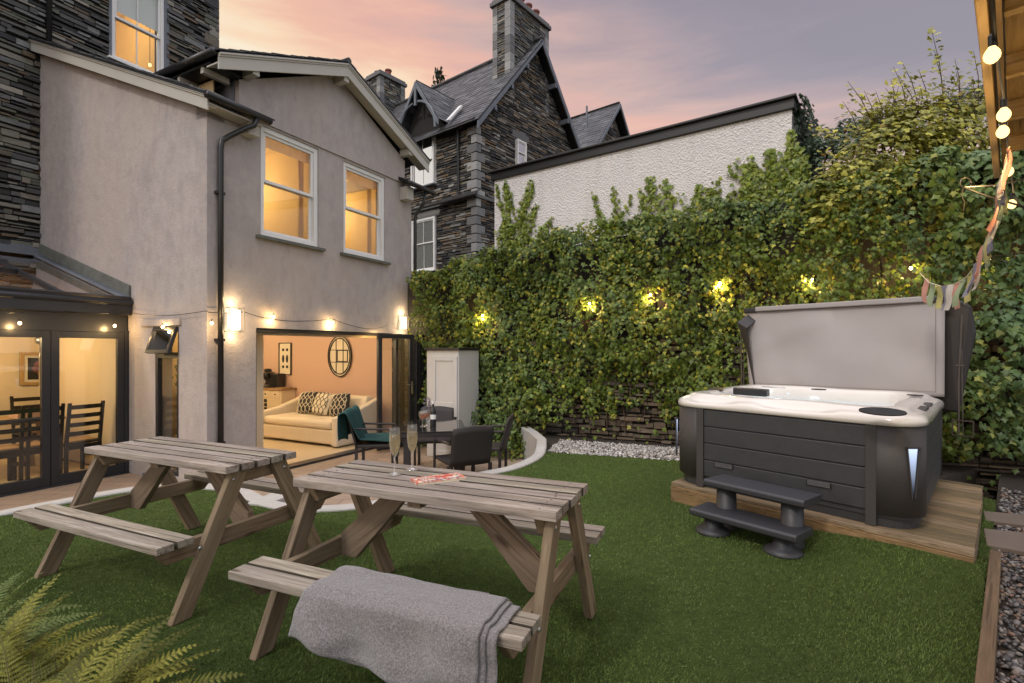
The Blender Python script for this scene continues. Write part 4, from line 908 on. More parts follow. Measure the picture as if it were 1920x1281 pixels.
for k in range(20):
    z = 3.2 + k * .31
    if z + .3 > EV: break
    l1, l2 = (.42, .22) if k % 2 else (.22, .42); c = random.choice(QP); nbox(m, -.03, l1, -.02, .03, z, z + .285, c); nbox(m, -.03, -.0, -l2, .0, z, z + .285, c)
m.build('quoin', 'quoin', NH, bevel=.02)
m = MB(); nbox(m, -.10, 0, -5, .10, 6.57, 6.68, (.12, .12, .12)); nbox(m, -.1, GW_, -.0, .10, 6.57, 6.68, (.12, .12, .12)); m.build('string_course', 'quoin', NH, bevel=.01)
m = MB(); courses(m, N(-.34, .2, 6.62), -nn_, (nu + UP * .55).normalized(), (UP - nu * .55).normalized(), [(0, 0), (1.9, 0), (1.9, .34), (0, .34)], [], (.1, .12), (.1, .14), ROOFPAL, .02, .004, .002, tilt=.05); m.build('ledge_slates', 'slate', NH)
for P_, r_, nm_ in (([N(-.33, .3, 6.58), N(-.33, -5, 6.58)], .05, 'gutter'), ([N(-.16, -.79, 9.1), N(-.09, -.79, 8.9), N(-.07, -.79, 6.7)], .045, 'downpipe'), ([N(-.30, 0.2, EV - .08), N(-.30, -1.3, EV - .08)], .06, 'gutter'), ([N(-.3, -4.4, EV - .08), N(-.3, -9.5, EV - .08)], .06, 'gutter')):
    m = MB(); m.tube(P_, r_, 8); m.build(nm_, 'black', NH)
m = MB(); nbox(m, -.02, .0, -3.5, -1.8, 6.28, 6.56, (.2, .19, .18)); m.build('lintel', 'quoin', NH, bevel=.02); m = MB(); nbox(m, -.03, .0, -3.35, -1.9, 9.32, 9.72, (.16, .15, .145)); m.build('lintel', 'quoin', NH, bevel=.02)
m = MB(); m.box(N(2.42, .02, 9.42), nu * .5, nn_ * .03, UP * .14, (.12, .12, .12)); m.build('lintel', 'quoin', NH, bevel=.02)
sash(NH, N(-.075, -3.3, 7.45), nn_, -nu, 1.28, 1.85, bars=1, glass='glass_r', ft=.07, sill='lead'); sash(NH, N(-.075, -3.25, 4.3), nn_, -nu, 1.28, 1.95, bars=1, glass='glass', ft=.07, split=.52, sill='white')
sash(NH, N(2.14, .075, 8.3), nu, nn_, .56, .95, glass='glass_r', ft=.06)
m = MB(); nbox(m, .0, .02, -3.3, -2.0, 7.45, 9.3); m.build('blind', 'white', NH); m = MB(); nbox(m, .0, .02, -3.25, -1.95, 4.3, 6.25); m.build('dark_room', 'ink', NH); m = MB(); nbox(m, 2.13, 2.71, -.02, .01, 8.3, 9.25); m.build('blind', 'white', NH)  # white panels stand in for reflected sky, black panel for the unlit room
sl = (AP + .12 - EV) / 3.63; nl = math.sqrt(1 + sl * sl); L_ = (3.33 + .34) * nl
for sg in (1, -1):
    e = N(-.34 if sg > 0 else GW_ + .34, .42 if sg > 0 else -10, EV - .15); vd = (nu * sg + UP * sl).normalized(); n2 = (UP - nu * sg * sl).normalized()
    slope_roof(NH, 'roof', e, -nn_ if sg > 0 else nn_, vd, n2, 10.4, L_, hr=(.2, .22), lr=(.25, .4))
m = MB(); m.tube([N(3.33, .44, AP + .12), N(3.33, -10, AP + .12)], .07, 8, (.07, .07, .075)); m.build('ridge_tile', 'slate', NH)
m = MB()
for sg in (1, -1):
    a = N(3.33 - sg * 3.67, .36, EV - .2); b = N(3.33, .36, AP + .08); m.prism([a - UP * .26, b - UP * .26, b, a], nn_ * .05)
    for k in (.25, .5, .75): c = a.lerp(b, k) - UP * .36; m.box(c - nn_ * .16, nu * .05, nn_ * .2, UP * .09)
m.build('bargeboard', 'lead', NH)
# chimneys
def chimney(s0, s1, d0, d1, z0, z1, pots):
    m = MB(); nbox(m, s0 + .03, s1 - .03, d0 + .03, d1 - .03, z0, z1, (.04, .04, .04))
    courses(m, N(s0, d1 - .03, 0), nu, UP, nn_, [(.2, z0), (s1 - s0 - .2, z0), (s1 - s0 - .2, z1), (.2, z1)], [], (.06, .12), (.15, .5), DARKPAL, .03, .02, .006, rag=.3)
    courses(m, N(s0 + .03, d1, 0), -nn_, UP, -nu, [(.2, z0), (d1 - d0, z0), (d1 - d0, z1), (.2, z1)], [], (.06, .12), (.15, .5), DARKPAL, .03, .02, .006, rag=.3)
    z = z0
    while z < z1 - .1:
        h = min(.32, z1 - z); nbox(m, s0 - .02, s0 + .24, d1 - .24, d1 + .02, z, z + h - .012, random.choice(QP)); nbox(m, s1 - .24, s1 + .02, d1 - .24, d1 + .02, z, z + h - .012, random.choice(QP)); nbox(m, s0 - .02, s0 + .2, d0 - .01, d0 + .22, z, z + h - .012, random.choice(QP)); z += h
    c = m.build('chimney', 'stone', NH)
    m = MB(); nbox(m, s0 - .10, s1 + .10, d0 - .10, d1 + .10, z1, z1 + .16, (.14, .14, .145)); nbox(m, s0 - .04, s1 + .04, d0 - .04, d1 + .04, z1 + .16, z1 + .26, (.12, .12, .125)); subp(m.build('chimney_cap', 'quoin', None, bevel=.02), c)
    for (s, kind) in pots:
        m = MB(); dm = (d0 + d1) / 2; m.lathe(N(s, dm, z1 + .26), [(.17, 0), (.15, .12), (.13, .42), (.17, .46), (.17, .52), (.12, .54)] if kind else [(.16, 0), (.14, .1), (.2, .12), (.2, .16), (.1, .17)], 14); subp(m.build('chimney_pot', 'copper' if kind else 'black', None, smooth=False), c)
chimney(1.85, 4.3, -.85, -.02, 10.8, 14.35, ((2.5, 1), (3.0, 1), (3.5, 1), (4.0, 1)))
chimney(2.4, 3.9, -9.6, -8.55, 12.2, 14.6, ((2.7, 0), (3.3, 1)))
# dormer gable over the upper window
m = MB(); dc = -2.62; dw = 1.18; dz0, dz1 = 9.55, 11.25; ds = (dz1 - dz0) / dw
for sg in (-1, 1):
    e = N(-.42, dc + sg * dw, dz0); vd = (-nn_ * sg + UP * ds).normalized(); n2 = (UP + nn_ * sg * ds).normalized(); U = nu if sg > 0 else -nu
    if sg < 0: e = e + nu * 2.0
    courses(m, e, U, vd, n2, [(0, 0), (2.0, 0), (2.0, math.hypot(dw, dz1 - dz0)), (0, math.hypot(dw, dz1 - dz0))], [], (.18, .2), (.25, .35), ROOFPAL, .018, .004, .003, tilt=.04)
dr = m.build('dormer_roof', 'slate', NH)
m = MB()
for sg in (-1, 1):
    a = N(-.47, dc + sg * (dw + .02), dz0 - .06); b = N(-.47, dc, dz1 - .02); m.prism([a - UP * .17, b - UP * .2, b, a], nu * .06)
    P = [N(-.45, dc + sg * (dw - .12) * math.sin(t), dz0 - .25 + 1.15 * math.cos(t)) for t in [R(x) for x in range(8, 95, 12)]]; m.tube(P, .05, 6)
m.box(N(-.44, dc, dz1 - .5), nn_ * .05, nu * .04, UP * .42); m.build('dormer_frame', 'lead', NH)
m = MB(); m.prism([N(-.05, dc - dw, dz0 - .2), N(-.05, dc + dw, dz0 - .2), N(-.05, dc, dz1 - .25)], nu * 1.2); m.build('dormer_face', 'mortar', NH)
m = MB(); m.box(N(.16, -1.22, 9.86), nn_ * .09, (nu + UP * 1.14).normalized() * .50, (UP - nu * 1.14).normalized() * .03); m.build('flashing', 'white', NH)
# small further gabled roof
FQ = V((5.05, 26, 0))
def F2(s, d, z): return FQ + nu * s + nn_ * d + UP * z
T = thing('far_cottage', 'small distant slate gabled cottage beyond the white wall', 'house', F2(0, -2, 0))
m = MB(); m.prism([F2(-2.6, 0, 0), F2(2.3, 0, 0), F2(2.3, 0, 10.6), F2(0, 0, 13.4), F2(-2.6, 0, 10.4)], -nn_ * 5); m.build('wall', 'mortar', T)
m = MB(); courses(m, F2(0, 0, 0), nu, UP, nn_, [(-2.5, 8.5), (2.2, 8.5), (2.2, 10.6), (0, 13.2), (-2.5, 10.5)], [(-.3, .3, 8.5, 11.6)], (.07, .14), (.2, .6), NP, .04, .02, .008, rag=.3); m.build('slate_stonework', 'stone', T)
for sg in (1, -1):
    e = F2(-2.9, .4, 10.1) if sg > 0 else F2(2.9, -5, 10.1); vd = (nu * sg * 2.9 + UP * 3.5).normalized(); n2 = vd.cross(-nn_ if sg > 0 else nn_).normalized(); n2 = n2 if n2.z > 0 else -n2
    slope_roof(T, 'roof', e, -nn_ if sg > 0 else nn_, vd, n2, 5.4, 4.55, hr=(.2, .22), lr=(.25, .4))
m = MB()
for sg in (1, -1): a = F2(-sg * 2.9, .4, 10.05); b = F2(0, .4, 13.6); m.prism([a - UP * .2, b - UP * .2, b, a], nn_ * .05)
m.tube([F2(-1.0, -.9, 12.2), F2(-1.0, -.9, 13.5)], .05, 6); m.build('bargeboard', 'lead', T)
m = MB(); m.tube([V((-4.3, 30, 0)), V((-4.22, 30, 16)), V((-4.15, 30, 17.1))], [.25, .08, .01], 8)
T = thing('garden_tree', 'thin tree tip showing above the neighbour roof ridge', 'tree', (-4.3, 30, 0)); m.build('trunk', 'stem', T)
n = 420; zz = rng.uniform(12, 17.6, n); P = np.c_[-4.2 + rng.normal(0, 1, n) * (18.0 - zz) * .22, 30 + rng.normal(0, .4, n), zz]; leafset('crown', P, rng.normal(0, 1, (n, 3)), np.full(n, .28), np.tile([.03, .035, .02], (n, 1)), tmpl='oval', parent=T)
# ================================================================== WHITE ROUGHCAST BUILDING
thw = R(-35.8); wu = V((math.cos(thw), math.sin(thw), 0)); wnn = V((math.sin(thw), -math.cos(thw), 0)); WO = CAM + ray(1485, 185) * 8.0; WZ = WO.z; WO.z = 0
def W(s, d, z): return WO + wu * s + wnn * d + UP * z
WB = thing('white_outbuilding', 'white roughcast flat roofed building with black parapet above the ivy', 'building', W(-3, -2, 0))
m = MB(); m.box(W(-2.9, -2, (WZ - .1) / 2 - .1), wu * 2.9, wnn * 2.0, UP * ((WZ - .0) / 2)); m.build('wall', 'rough', WB)
m = MB(); m.box(W(-2.92, -2, WZ - .085), wu * 2.96, wnn * 2.05, UP * .085); m.box(W(-2.92, -1.99, WZ + .01), wu * 2.99, wnn * 2.10, UP * .022); m.build('parapet', 'black', WB, bevel=.012)
m = MB(); m.box(W(0.01, -.03, 2.5), wu * .012, wnn * .03, UP * 2.5); m.build('corner_trim', 'black', WB)
# ================================================================== GARDEN WALL AND IVY
gd = V((.902, -.431, 0)).normalized(); gn = V((-gd.y * -1, 0, 0)); gn = V((gd.y, -gd.x, 0)); GO = V((-1.78, 9.70, 0))   # gn points to the garden
def GWp(t, o, z): return GO + gd * t + gn * o + UP * z
def GWt(px, py, o=0.0):
    q = onP(px, py, GO + gn * o, gn) - GO; return q.dot(gd), q.z
T = thing('garden_wall', 'rough brown stone garden wall almost hidden behind ivy', 'wall', GWp(4, 0, 0))
TOP = [(0, 2.72), (.8, 2.85), (1.6, 3.0), (2.6, 3.12), (3.4, 3.22), (4.4, 3.30), (5.4, 3.40), (6.6, 3.6), (9, 3.6), (11, 3.5)]
m = MB(); m.prism([GWp(-.6, -.5, -.4)] + [GWp(a - (.6 if a == 0 else 0), -.5, b - .10) for a, b in TOP] + [GWp(11, -.5, -.4)], gn * .48); m.build('wall', 'mortar', T)
m = MB(); courses(m, GWp(0, -.03, 0), gd, UP, gn, [(-.5, -.38), (10.5, -.38), (10.5, 1.5), (-.5, 1.5)], [], (.03, .12), (.06, .30), [(.12, .09, .062), (.085, .066, .048), (.15, .115, .085), (.055, .046, .038), (.10, .085, .066), (.13, .095, .066)], .09, .06, .004, rag=.5); m.build('stonework', 'stone', T, bevel=.02)
def interp(x, pts): return np.interp(x, [p[0] for p in pts], [p[1] for p in pts])
TOP = [(0, 2.72), (.8, 2.85), (1.6, 3.0), (2.6, 3.12), (3.4, 3.22), (4.4, 3.30), (5.4, 3.40), (6.6, 3.6), (9, 3.6), (11, 3.5)]
t_a, t_b = GWt(1035, 800)[0], GWt(1300, 800)[0]
def fbm(x, y, seed): return sines(x, y, seed, 2.2) * .5 + sines(x, y, seed + 1, 5.5) * .3 + sines(x, y, seed + 2, 12) * .2
def ivy():
    n = 98000; t = rng.uniform(.10, 10.4, n) + 0 * .1; top = interp(t, TOP) + .16 * fbm(t, t * 0, 31); q = rng.uniform(-.36, 4.6, n); q = np.where(q > top + 1.0, rng.uniform(.3, 3.6, n), q); q = np.minimum(q, top + 1.0)
    face = q < top; z = np.where(face, q, top + .05 * fbm(t, q * 3, 41)); back = np.where(face, 0, q - top)
    b = .24 + .14 * fbm(t * .9, z * .9, 51) + .09 * fbm(t * 2.3, z * 2.3, 57) + .10 * np.clip(z - 2.2, 0, 1)
    b += .16 * np.abs(fbm(t * 4.5, z * 4.5, 59)); b += .75 * np.exp(-((t - 1.75) / .75) ** 2) * np.clip((1.1 - z) / 1.3, 0, 1) + .25 * np.exp(-((t - 8) / 1.5) ** 2)
    e = .02; bx = (fbm((t + e) * 2.3, z * 2.3, 57) - fbm((t - e) * 2.3, z * 2.3, 57)) * .10 / (2 * e) + (fbm((t + e) * .9, z * .9, 51) - fbm((t - e) * .9, z * .9, 51)) * .2 / (2 * e)
    bz = (fbm(t * 2.3, (z + e) * 2.3, 57) - fbm(t * 2.3, (z - e) * 2.3, 57)) * .10 / (2 * e) + (fbm(t * .9, (z + e) * .9, 51) - fbm(t * .9, (z - e) * .9, 51)) * .2 / (2 * e)
    lay = rng.random(n) ** 1.3 * .20; o = b - lay - back
    # clumps and gaps
    cl = fbm(t * 3.2, z * 3.2, 61); keep = rng.random(n) < np.clip(.66 + .70 * cl, .16, 1)
    bare = (t > t_a - .1) & (t < t_b + .25); zb = .54 + .26 * fbm(t * 2, t * 0 + 3, 71) - .35 * np.clip((t_a + .5 - t) / .5, 0, 1); keep &= ~(bare & (z < zb) & (rng.random(n) < .95))
    bare2 = (t > 5.1); keep &= ~(bare2 & (z < .32 + .2 * fbm(t * 2, t * 0, 77)) & (rng.random(n) < .97))
    t, z, o, bx, bz, face, cl, lay = [a[keep] for a in (t, z, o, bx, bz, face, cl, lay)]; n = len(t)
    D, Nn = np.array(gd[:]), np.array(gn[:]); P = np.array(GO[:]) + t[:, None] * D + o[:, None] * Nn; P[:, 2] += z; P += rng.normal(0, .015, (n, 3))
    nr = Nn[None] - bx[:, None] * D * .8 + np.array([0, 0, 1.0]) * (-bz[:, None] * .8 + .35) + rng.normal(0, .30, (n, 3)); nr[~face] = [0, -.2, 1] + rng.normal(0, .35, ((~face).sum(), 3))
    k = np.clip(.5 + .33 * fbm(t * 1.3, z * 1.3, 81) + rng.normal(0, .24, n), 0, 1)[:, None]
    c = np.array([.050, .088, .016]) * (1 - k) + np.array([.200, .265, .042]) * k
    yl = rng.random(n) < .12 + .14 * (fbm(t * 1.5, z * 1.5, 91) > .3); c[yl] = np.array([.40, .38, .055]) * rng.uniform(.7, 1.2, (yl.sum(), 1))
    tealm = np.clip((t - 7.6) / .6, 0, 1)[:, None] * .6 + (fbm(t * .8, z * .8, 95) > .35)[:, None] * .35; c = c * (1 - tealm) + np.array([.12, .20, .09]) * tealm
    c *= rng.uniform(.75, 1.2, (n, 1)); size = rng.uniform(.034, .078, n) * (1 + .25 * (t > 7.5))
    T = thing('ivy', 'dense green ivy covering the whole garden wall beside the hot tub', 'ivy', GWp(4, .2, 0))
    leafset('foliage', P, nr, size, c, parent=T, spin=.35)
    m = MB()
    for i in range(46):
        t0 = random.uniform(.5, 10); z0 = random.uniform(-.1, .4); P_ = []
        for j in range(14): t0 += random.gauss(0, .05); z0 += .2; P_.append(GWp(t0, .05 + .03 * random.random(), z0))
        m.tube(P_, [.012 - .0006 * j for j in range(14)], 5)
    m.build('vine', 'stem', T)
ivy()
def ivy_b(t, z): return .24 + .14 * fbm(t * .9, z * .9, 51) + .09 * fbm(t * 2.3, z * 2.3, 57) + .10 * max(0, min(1, z - 2.2))
def spray(name, label, origin, U, Nn, shoots, dens=60, size=(.055, .10), pal=((.13, .20, .035), (.32, .36, .06)), group=None, leaf='ivy', cat='ivy', thick=.10):
    # leafy shoots that climb from an origin; shoots: list of (u0, z0, u1, z1, half width at base)
    T = thing(name, label, cat, origin, group); U, Nn = V(U), V(Nn); O = V(origin); PP = []; m = MB()
    for (u0, z0, u1, z1, w) in shoots:
        L = math.hypot(u1 - u0, z1 - z0); w *= .75; cnt = int(dens * .55 * L * (1 + w * 18)); pts = []
        ph = random.uniform(0, 6); f = lambda q: (u0 + (u1 - u0) * q + .06 * math.sin(q * 5 + ph), z0 + (z1 - z0) * q)
        for k in range(9): a, b = f(k / 8); pts.append(O + U * a + Nn * .03 + UP * b)
        m.tube(pts, [.008 - .0008 * k for k in range(9)], 5)
        for _ in range(cnt):
            q = random.random() ** 1.1; a, b = f(q); ww = w * (1 - q * .85) + .02; PP.append((O + U * (a + random.gauss(0, ww * .75)) + Nn * (random.random() * thick * (1 - q * .6) + .02) + UP * (b + random.gauss(0, .06)))[:])
    m.build('vine', 'stem', T); P = np.array(PP); n = len(P); k = rng.random((n, 1)); c = (np.array(pal[0]) * (1 - k) + np.array(pal[1]) * k) * rng.uniform(.6, 1.25, (n, 1))
    leafset('foliage', P, np.array(Nn[:]) + rng.normal(0, .45, (n, 3)) + [0, 0, .3], rng.uniform(*size, n), c, tmpl=leaf, parent=T, spin=.5)
def WFp(px, py):
    q = onP(px, py, WO, wnn) - WO; return q.dot(wu), q.z
def wsh(*L): return [(*WFp(a, b), *WFp(c, d), w) for a, b, c, d, w in L]
gI = 'young ivy climbing the white wall'
spray('climbing_ivy', 'yellow green ivy fanning up the near end of white wall beside the neighbour house', W(0, 0, 0), wu, wnn, wsh((960, 480, 948, 345, .22), (975, 475, 990, 350, .15), (985, 480, 1005, 390, .2), (950, 480, 945, 420, .25), (1010, 470, 1032, 410, .1), (965, 470, 935, 350, .06), (975, 430, 1000, 345, .05)), 80, group=gI)
spray('climbing_ivy', 'thin single ivy shoots reaching up the middle of the white wall', W(0, 0, 0), wu, wnn, wsh((1145, 430, 1105, 365, .04), (1150, 440, 1157, 360, .07), (1160, 440, 1178, 375, .05), (1030, 470, 1032, 415, .02), (1150, 450, 1150, 410, .25)), 70, group=gI)
spray('climbing_ivy', 'broad ivy clump on the white wall between the thin shoots and black corner', W(0, 0, 0), wu, wnn, wsh((1230, 430, 1225, 335, .22), (1260, 430, 1255, 350, .25), (1300, 420, 1310, 350, .25), (1340, 410, 1340, 350, .25), (1205, 440, 1200, 360, .14)), 70, group=gI)
spray('climbing_ivy', 'bright ivy heap climbing highest on the white wall against the black corner', W(0, 0, 0), wu, wnn, wsh((1400, 410, 1400, 320, .35), (1440, 410, 1450, 285, .35), (1480, 400, 1490, 255, .25), (1490, 400, 1495, 300, .4), (1380, 330, 1375, 310, .1), (1420, 400, 1415, 300, .3)), 85, group=gI)
# dark ivy on the receding side of the white building
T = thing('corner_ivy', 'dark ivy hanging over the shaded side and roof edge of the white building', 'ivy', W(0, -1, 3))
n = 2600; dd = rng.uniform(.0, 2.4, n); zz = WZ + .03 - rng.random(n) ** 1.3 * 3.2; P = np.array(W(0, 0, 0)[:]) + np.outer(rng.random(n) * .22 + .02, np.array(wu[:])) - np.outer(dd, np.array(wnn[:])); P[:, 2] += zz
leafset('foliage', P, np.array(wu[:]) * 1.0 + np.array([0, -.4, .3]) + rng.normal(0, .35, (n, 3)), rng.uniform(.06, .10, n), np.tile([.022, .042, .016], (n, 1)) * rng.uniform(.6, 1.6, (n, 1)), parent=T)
# yellow-green shrub towering over the wall
def shrub(name, label, lobes, shoots, n, pal, size, cat='shrub', leaf='maple'):
    c0 = lobes[0][0]; T = thing(name, label, cat, (c0[0], c0[1], 2.6)); PP, NN = [], []; tot = sum(l[1] ** 2 for l in lobes)
    for (c, r, rz) in lobes:
        k = int(n * r * r / tot); d = rng.normal(0, 1, (k, 3)); d /= np.linalg.norm(d, axis=1, keepdims=True)
        rr = (.55 + .45 * rng.random(k) ** .5) * (1 + .42 * fbm(d[:, 0] * 3 + c[0] * 3, d[:, 2] * 3 + d[:, 1] * 2, int(r * 100)))
        p = np.array(c) + d * rr[:, None] * [r, r * .8, rz]; th = fbm(p[:, 0] * 4, p[:, 2] * 6, 7); kp = rng.random(k) < np.clip(.7 + .6 * th, .1, 1); PP.append(p[kp]); NN.append((d * .6 + [0, -.35, .8])[kp])
    m = MB()
    base = V((c0[0], c0[1] + .3, 2.4))
    for (c, r, rz) in lobes:
        for _ in range(5):
            e = V(c) + V((random.uniform(-.7, .7) * r, random.uniform(-.5, .5) * r, random.uniform(-.2, .8) * rz)); mid = base.lerp(e, .5) + V((random.uniform(-.1, .1), 0, .1)); m.tube([base, mid, e], [.022, .012, .004], 5)
    for (a, b) in shoots:
        a, b = V(a), V(b); L = (b - a).length; k = int(L / .055); m.tube([a, a.lerp(b, .5) + V((.03, 0, 0)), b], [.008, .005, .002], 5)
        for i in range(k):
            q = a.lerp(b, i / k); w = .075 * (1 - .5 * i / k)
            for sg in (-1, 1): PP.append(np.array([[q.x + sg * w * random.uniform(.5, 1.3), q.y + random.uniform(-w, w), q.z + random.uniform(-.02, .03)]])); NN.append(np.array([[random.gauss(0, .3), -.5, .8]]))
    m.build('branch', 'stem', T); P = np.vstack(PP); Nr = np.vstack(NN); k = len(P); q = np.clip(.5 + .3 * fbm(P[:, 0] * 2, P[:, 2] * 2.5, 17) + rng.normal(0, .2, k), 0, 1)[:, None]
    c = (np.array(pal[0]) * (1 - q) + np.array(pal[1]) * q) * rng.uniform(.65, 1.25, (k, 1)); r_ = rng.random(k) < .04; c[r_] = [.30, .20, .03]
    leafset('foliage', P, Nr + rng.normal(0, .28, (k, 3)), rng.uniform(*size, k), c, tmpl=leaf, parent=T, spin=.7)
def at(px, py, Y): r = ray(px, py); return tuple((CAM + r * Y)[:])
L = [(at(1690, 285, 6.9), .75, .55), (at(1620, 355, 6.7), .62, .5), (at(1790, 300, 6.9), .62, .55), (at(1740, 235, 7.0), .50, .35), (at(1850, 250, 7.0), .5, .5), (at(1660, 230, 7.1), .35, .30), (at(1560, 400, 6.6), .35, .35), (at(1800, 400, 6.5), .7, .4)]
SHT = [(at(a, b, 6.9), at(c, d, 6.9)) for a, b, c, d in ((1770, 190, 1745, 50), (1770, 200, 1752, 95), (1700, 200, 1675, 125), (1690, 215, 1660, 165), (1640, 230, 1620, 170), (1610, 250, 1580, 190), (1740, 200, 1722, 130), (1800, 190, 1790, 110), (1835, 190, 1825, 95), (1820, 200, 1850, 140), (1665, 240, 1600, 205), (1720, 190, 1690, 115))]
SHX = []
for i in range(20):
    a_, b_ = random.uniform(1590, 1850), random.uniform(190, 260); SHX.append((at(a_, b_, 6.8), at(a_ + random.uniform(-45, 25), b_ - random.uniform(35, 95), 6.75)))
for i in range(10):
    a_, b_ = random.uniform(1560, 1640), random.uniform(240, 380); SHX.append((at(a_, b_, 6.6), at(a_ - random.uniform(20, 60), b_ - random.uniform(5, 45), 6.5)))
shrub('yellow_shrub', 'tall yellow green shrub with thin shoots rising above the ivy wall', L, SHT + SHX, 11500, ((.15, .17, .028), (.55, .50, .08)), (.05, .085))
L = [(at(1570, 300, 8.2), .55, .5), (at(1540, 270, 8.4), .35, .3), (at(1600, 250, 8.6), .4, .25), (at(1830, 190, 8.6), .55, .22), (at(1640, 240, 8.8), .5, .2)]
shrub('dark_shrub', 'dark green bushy shrub between white building and yellow shrub', L, [], 4200, ((.03, .065, .03), (.09, .14, .065)), (.055, .09), leaf='ivy')
# ================================================================== DECK, HOT TUB
DZ = .17
Dq = [G(1258, 903.7, DZ), G(1828, 1038.6, DZ), G(1843.5, 910.7, DZ)]; dx = Dq[1] - Dq[0]; dy = Dq[2] - Dq[1]; D0 = Dq[0]
T = thing('timber_deck', 'low timber deck platform carrying the hot tub', 'deck', (D0.x + 1, D0.y, 0))
dxn, dyn = dx.normalized(), dy.normalized(); nb = 17; m = MB(); bl = dy.length / nb
for i in range(nb):
    c = D0 + dx * .5 + dyn * (bl * (i + .5)) - UP * .014; m.box(c, dxn * (dx.length / 2 + random.uniform(-.006, .006)), dyn * (bl / 2 - .005), UP * .014, random.choice(((1, 1, 1), (.72, .74, .66), (.86, .84, .78), (1.18, 1.12, 1.0), (.64, .66, .60), (.95, .9, .8))))
m.build('deck_board', 'deck', T, bevel=.003)
m = MB()
m.box(D0 + dx * .5 - UP * .10 + dyn * .008, dxn * (dx.length / 2 - .004), dyn * .018, UP * .070, (1.0, .86, .66)); m.box(D0 + dx + dy * .5 - UP * .10 - dxn * .02, dyn * (dy.length / 2 - .03), dxn * .018, UP * .070, tj()); m.box(D0 + dy * .5 - UP * .10 + dxn * .02, dyn * (dy.length / 2 - .03), dxn * .018, UP * .070, tj()); m.box(D0 + dx * .5 + dy - UP * .10 - dyn * .02, dxn * (dx.length / 2 - .03), dyn * .018, UP * .070, tj())
m.build('fascia_board', 'deck', T, bevel=.003)
TF = V((1.485, 4.86, 0)); ex = V((1.203, -1.478, 0)); ey = V((1.37, 1.48, 0)); LX, LY = ex.length, ey.length; exn, eyn = ex.normalized(), ey.normalized()
def TB_(x, y, z): return TF + exn * x + eyn * y + UP * z
def rr(inset, r, n=12):
    x0, x1, y0, y1 = inset, LX - inset, inset, LY - inset; r = max(.02, r - inset * .6); out = []
    for (cx, cy, a0) in ((x1 - r, y0 + r, -90), (x1 - r, y1 - r, 0), (x0 + r, y1 - r, 90), (x0 + r, y0 + r, 180)):
        for k in range(n + 1): a = R(a0 + 90 * k / n); out.append((cx + r * math.cos(a), cy + r * math.sin(a)))
    # subdivide straights
    res = []
    for i, p in enumerate(out):
        q = out[(i + 1) % len(out)]; res.append(p)
        if math.hypot(q[0] - p[0], q[1] - p[1]) > .3:
            for k in range(1, 24): res.append((p[0] + (q[0] - p[0]) * k / 24, p[1] + (q[1] - p[1]) * k / 24))
    return res
def loft(m, loops):
    n = len(loops[0]); o = [p for l in loops for p in l]; fs = [(i * n + k, i * n + (k + 1) % n, (i + 1) * n + (k + 1) % n, (i + 1) * n + k) for i in range(len(loops) - 1) for k in range(n)]; m.add(o, fs)
HT = thing('hot_tub', 'square hot tub with dark grey slatted cabinet and cream acrylic rim', 'hot tub', TB_(LX / 2, LY / 2, DZ))
m = MB(); loft(m, [[TB_(x, y, z) for x, y in rr(i, .24)] for i, z in ((.045, DZ + .002), (.040, DZ + .06), (.03, DZ + .065), (.03, .885))]); m.build('cabinet', 'cab', HT, smooth=False)
m = MB()
for (cx, cy, a0) in ((LX - .24, .24, -90), (.24, .24, 180), (LX - .24, LY - .24, 0)):
    m = MB()     # curved corner columns
    P = [(cx + .225 * math.cos(R(a0 + 90 * k / 10)), cy + .225 * math.sin(R(a0 + 90 * k / 10))) for k in range(11)]; pad = .035
    if a0 == -90: P = [(cx - pad * 2.2, cy - .225)] + P + [(cx + .225, cy + pad)]
    if a0 == 180: P = [(cx - .225, cy + pad)] + P + [(cx + pad * 2.2, cy - .225)]
    lo = [[TB_(x, y, z) for x, y in P] for z in (DZ + .09, .882)]; n = len(P); m.add(lo[0] + lo[1], [(k, k + 1, n + k + 1, n + k) for k in range(n - 1)]); m.build('corner_column', 'cabcol', HT, smooth=True, solid=.02)
for i in range(4):      # front and side boards
    z0 = DZ + .105 + i * .148; z1 = z0 + .142
    m = MB(); m.box(TB_(LX / 2 + .005, .022, (z0 + z1) / 2), exn * (LX / 2 - .33), eyn * .010, UP * ((z1 - z0) / 2)); m.box(TB_(LX - .022, LY / 2, (z0 + z1) / 2), eyn * (LY / 2 - .28), exn * .010, UP * ((z1 - z0) / 2)); m.box(TB_(.022, LY / 2, (z0 + z1) / 2), eyn * (LY / 2 - .28), exn * .010, UP * ((z1 - z0) / 2)); m.build('cabinet_board', 'cab', HT, bevel=.006)
for x in (.30, LX - .30):
    m = MB(); m.box(TB_(x, .012, .525), exn * .034, eyn * .012, UP * .355); m.build('corner_trim', 'cabcol', HT, bevel=.006)
M['slatgrey'] = plain('vent_grey', (.11, .11, .115), .5)
def vent(px, py):
    q = onP(px, py, TB_(0, .01, 0), V((-eyn.y * 0 + exn.y, -exn.x, 0)).normalized()); m = MB(); frame_rect(m, q - exn * .085 - UP * .022, exn, -eyn, .17, .044, .008, 0, .010)
    m2 = MB()
    for k in range(4): m2.box(q - UP * .015 + UP * (k * .010), exn * .078, eyn * .011, UP * .003, (2.2, 2.2, 2.3))
    m2.build('vent_slats', 'slatgrey', HT)
    for k in (-.03, .03): m.box(q + exn * k, exn * .003, eyn * .0085, UP * .018)
    m.build('vent', 'black', HT, bevel=.003)
vent(1357, 873); vent(1535, 907)
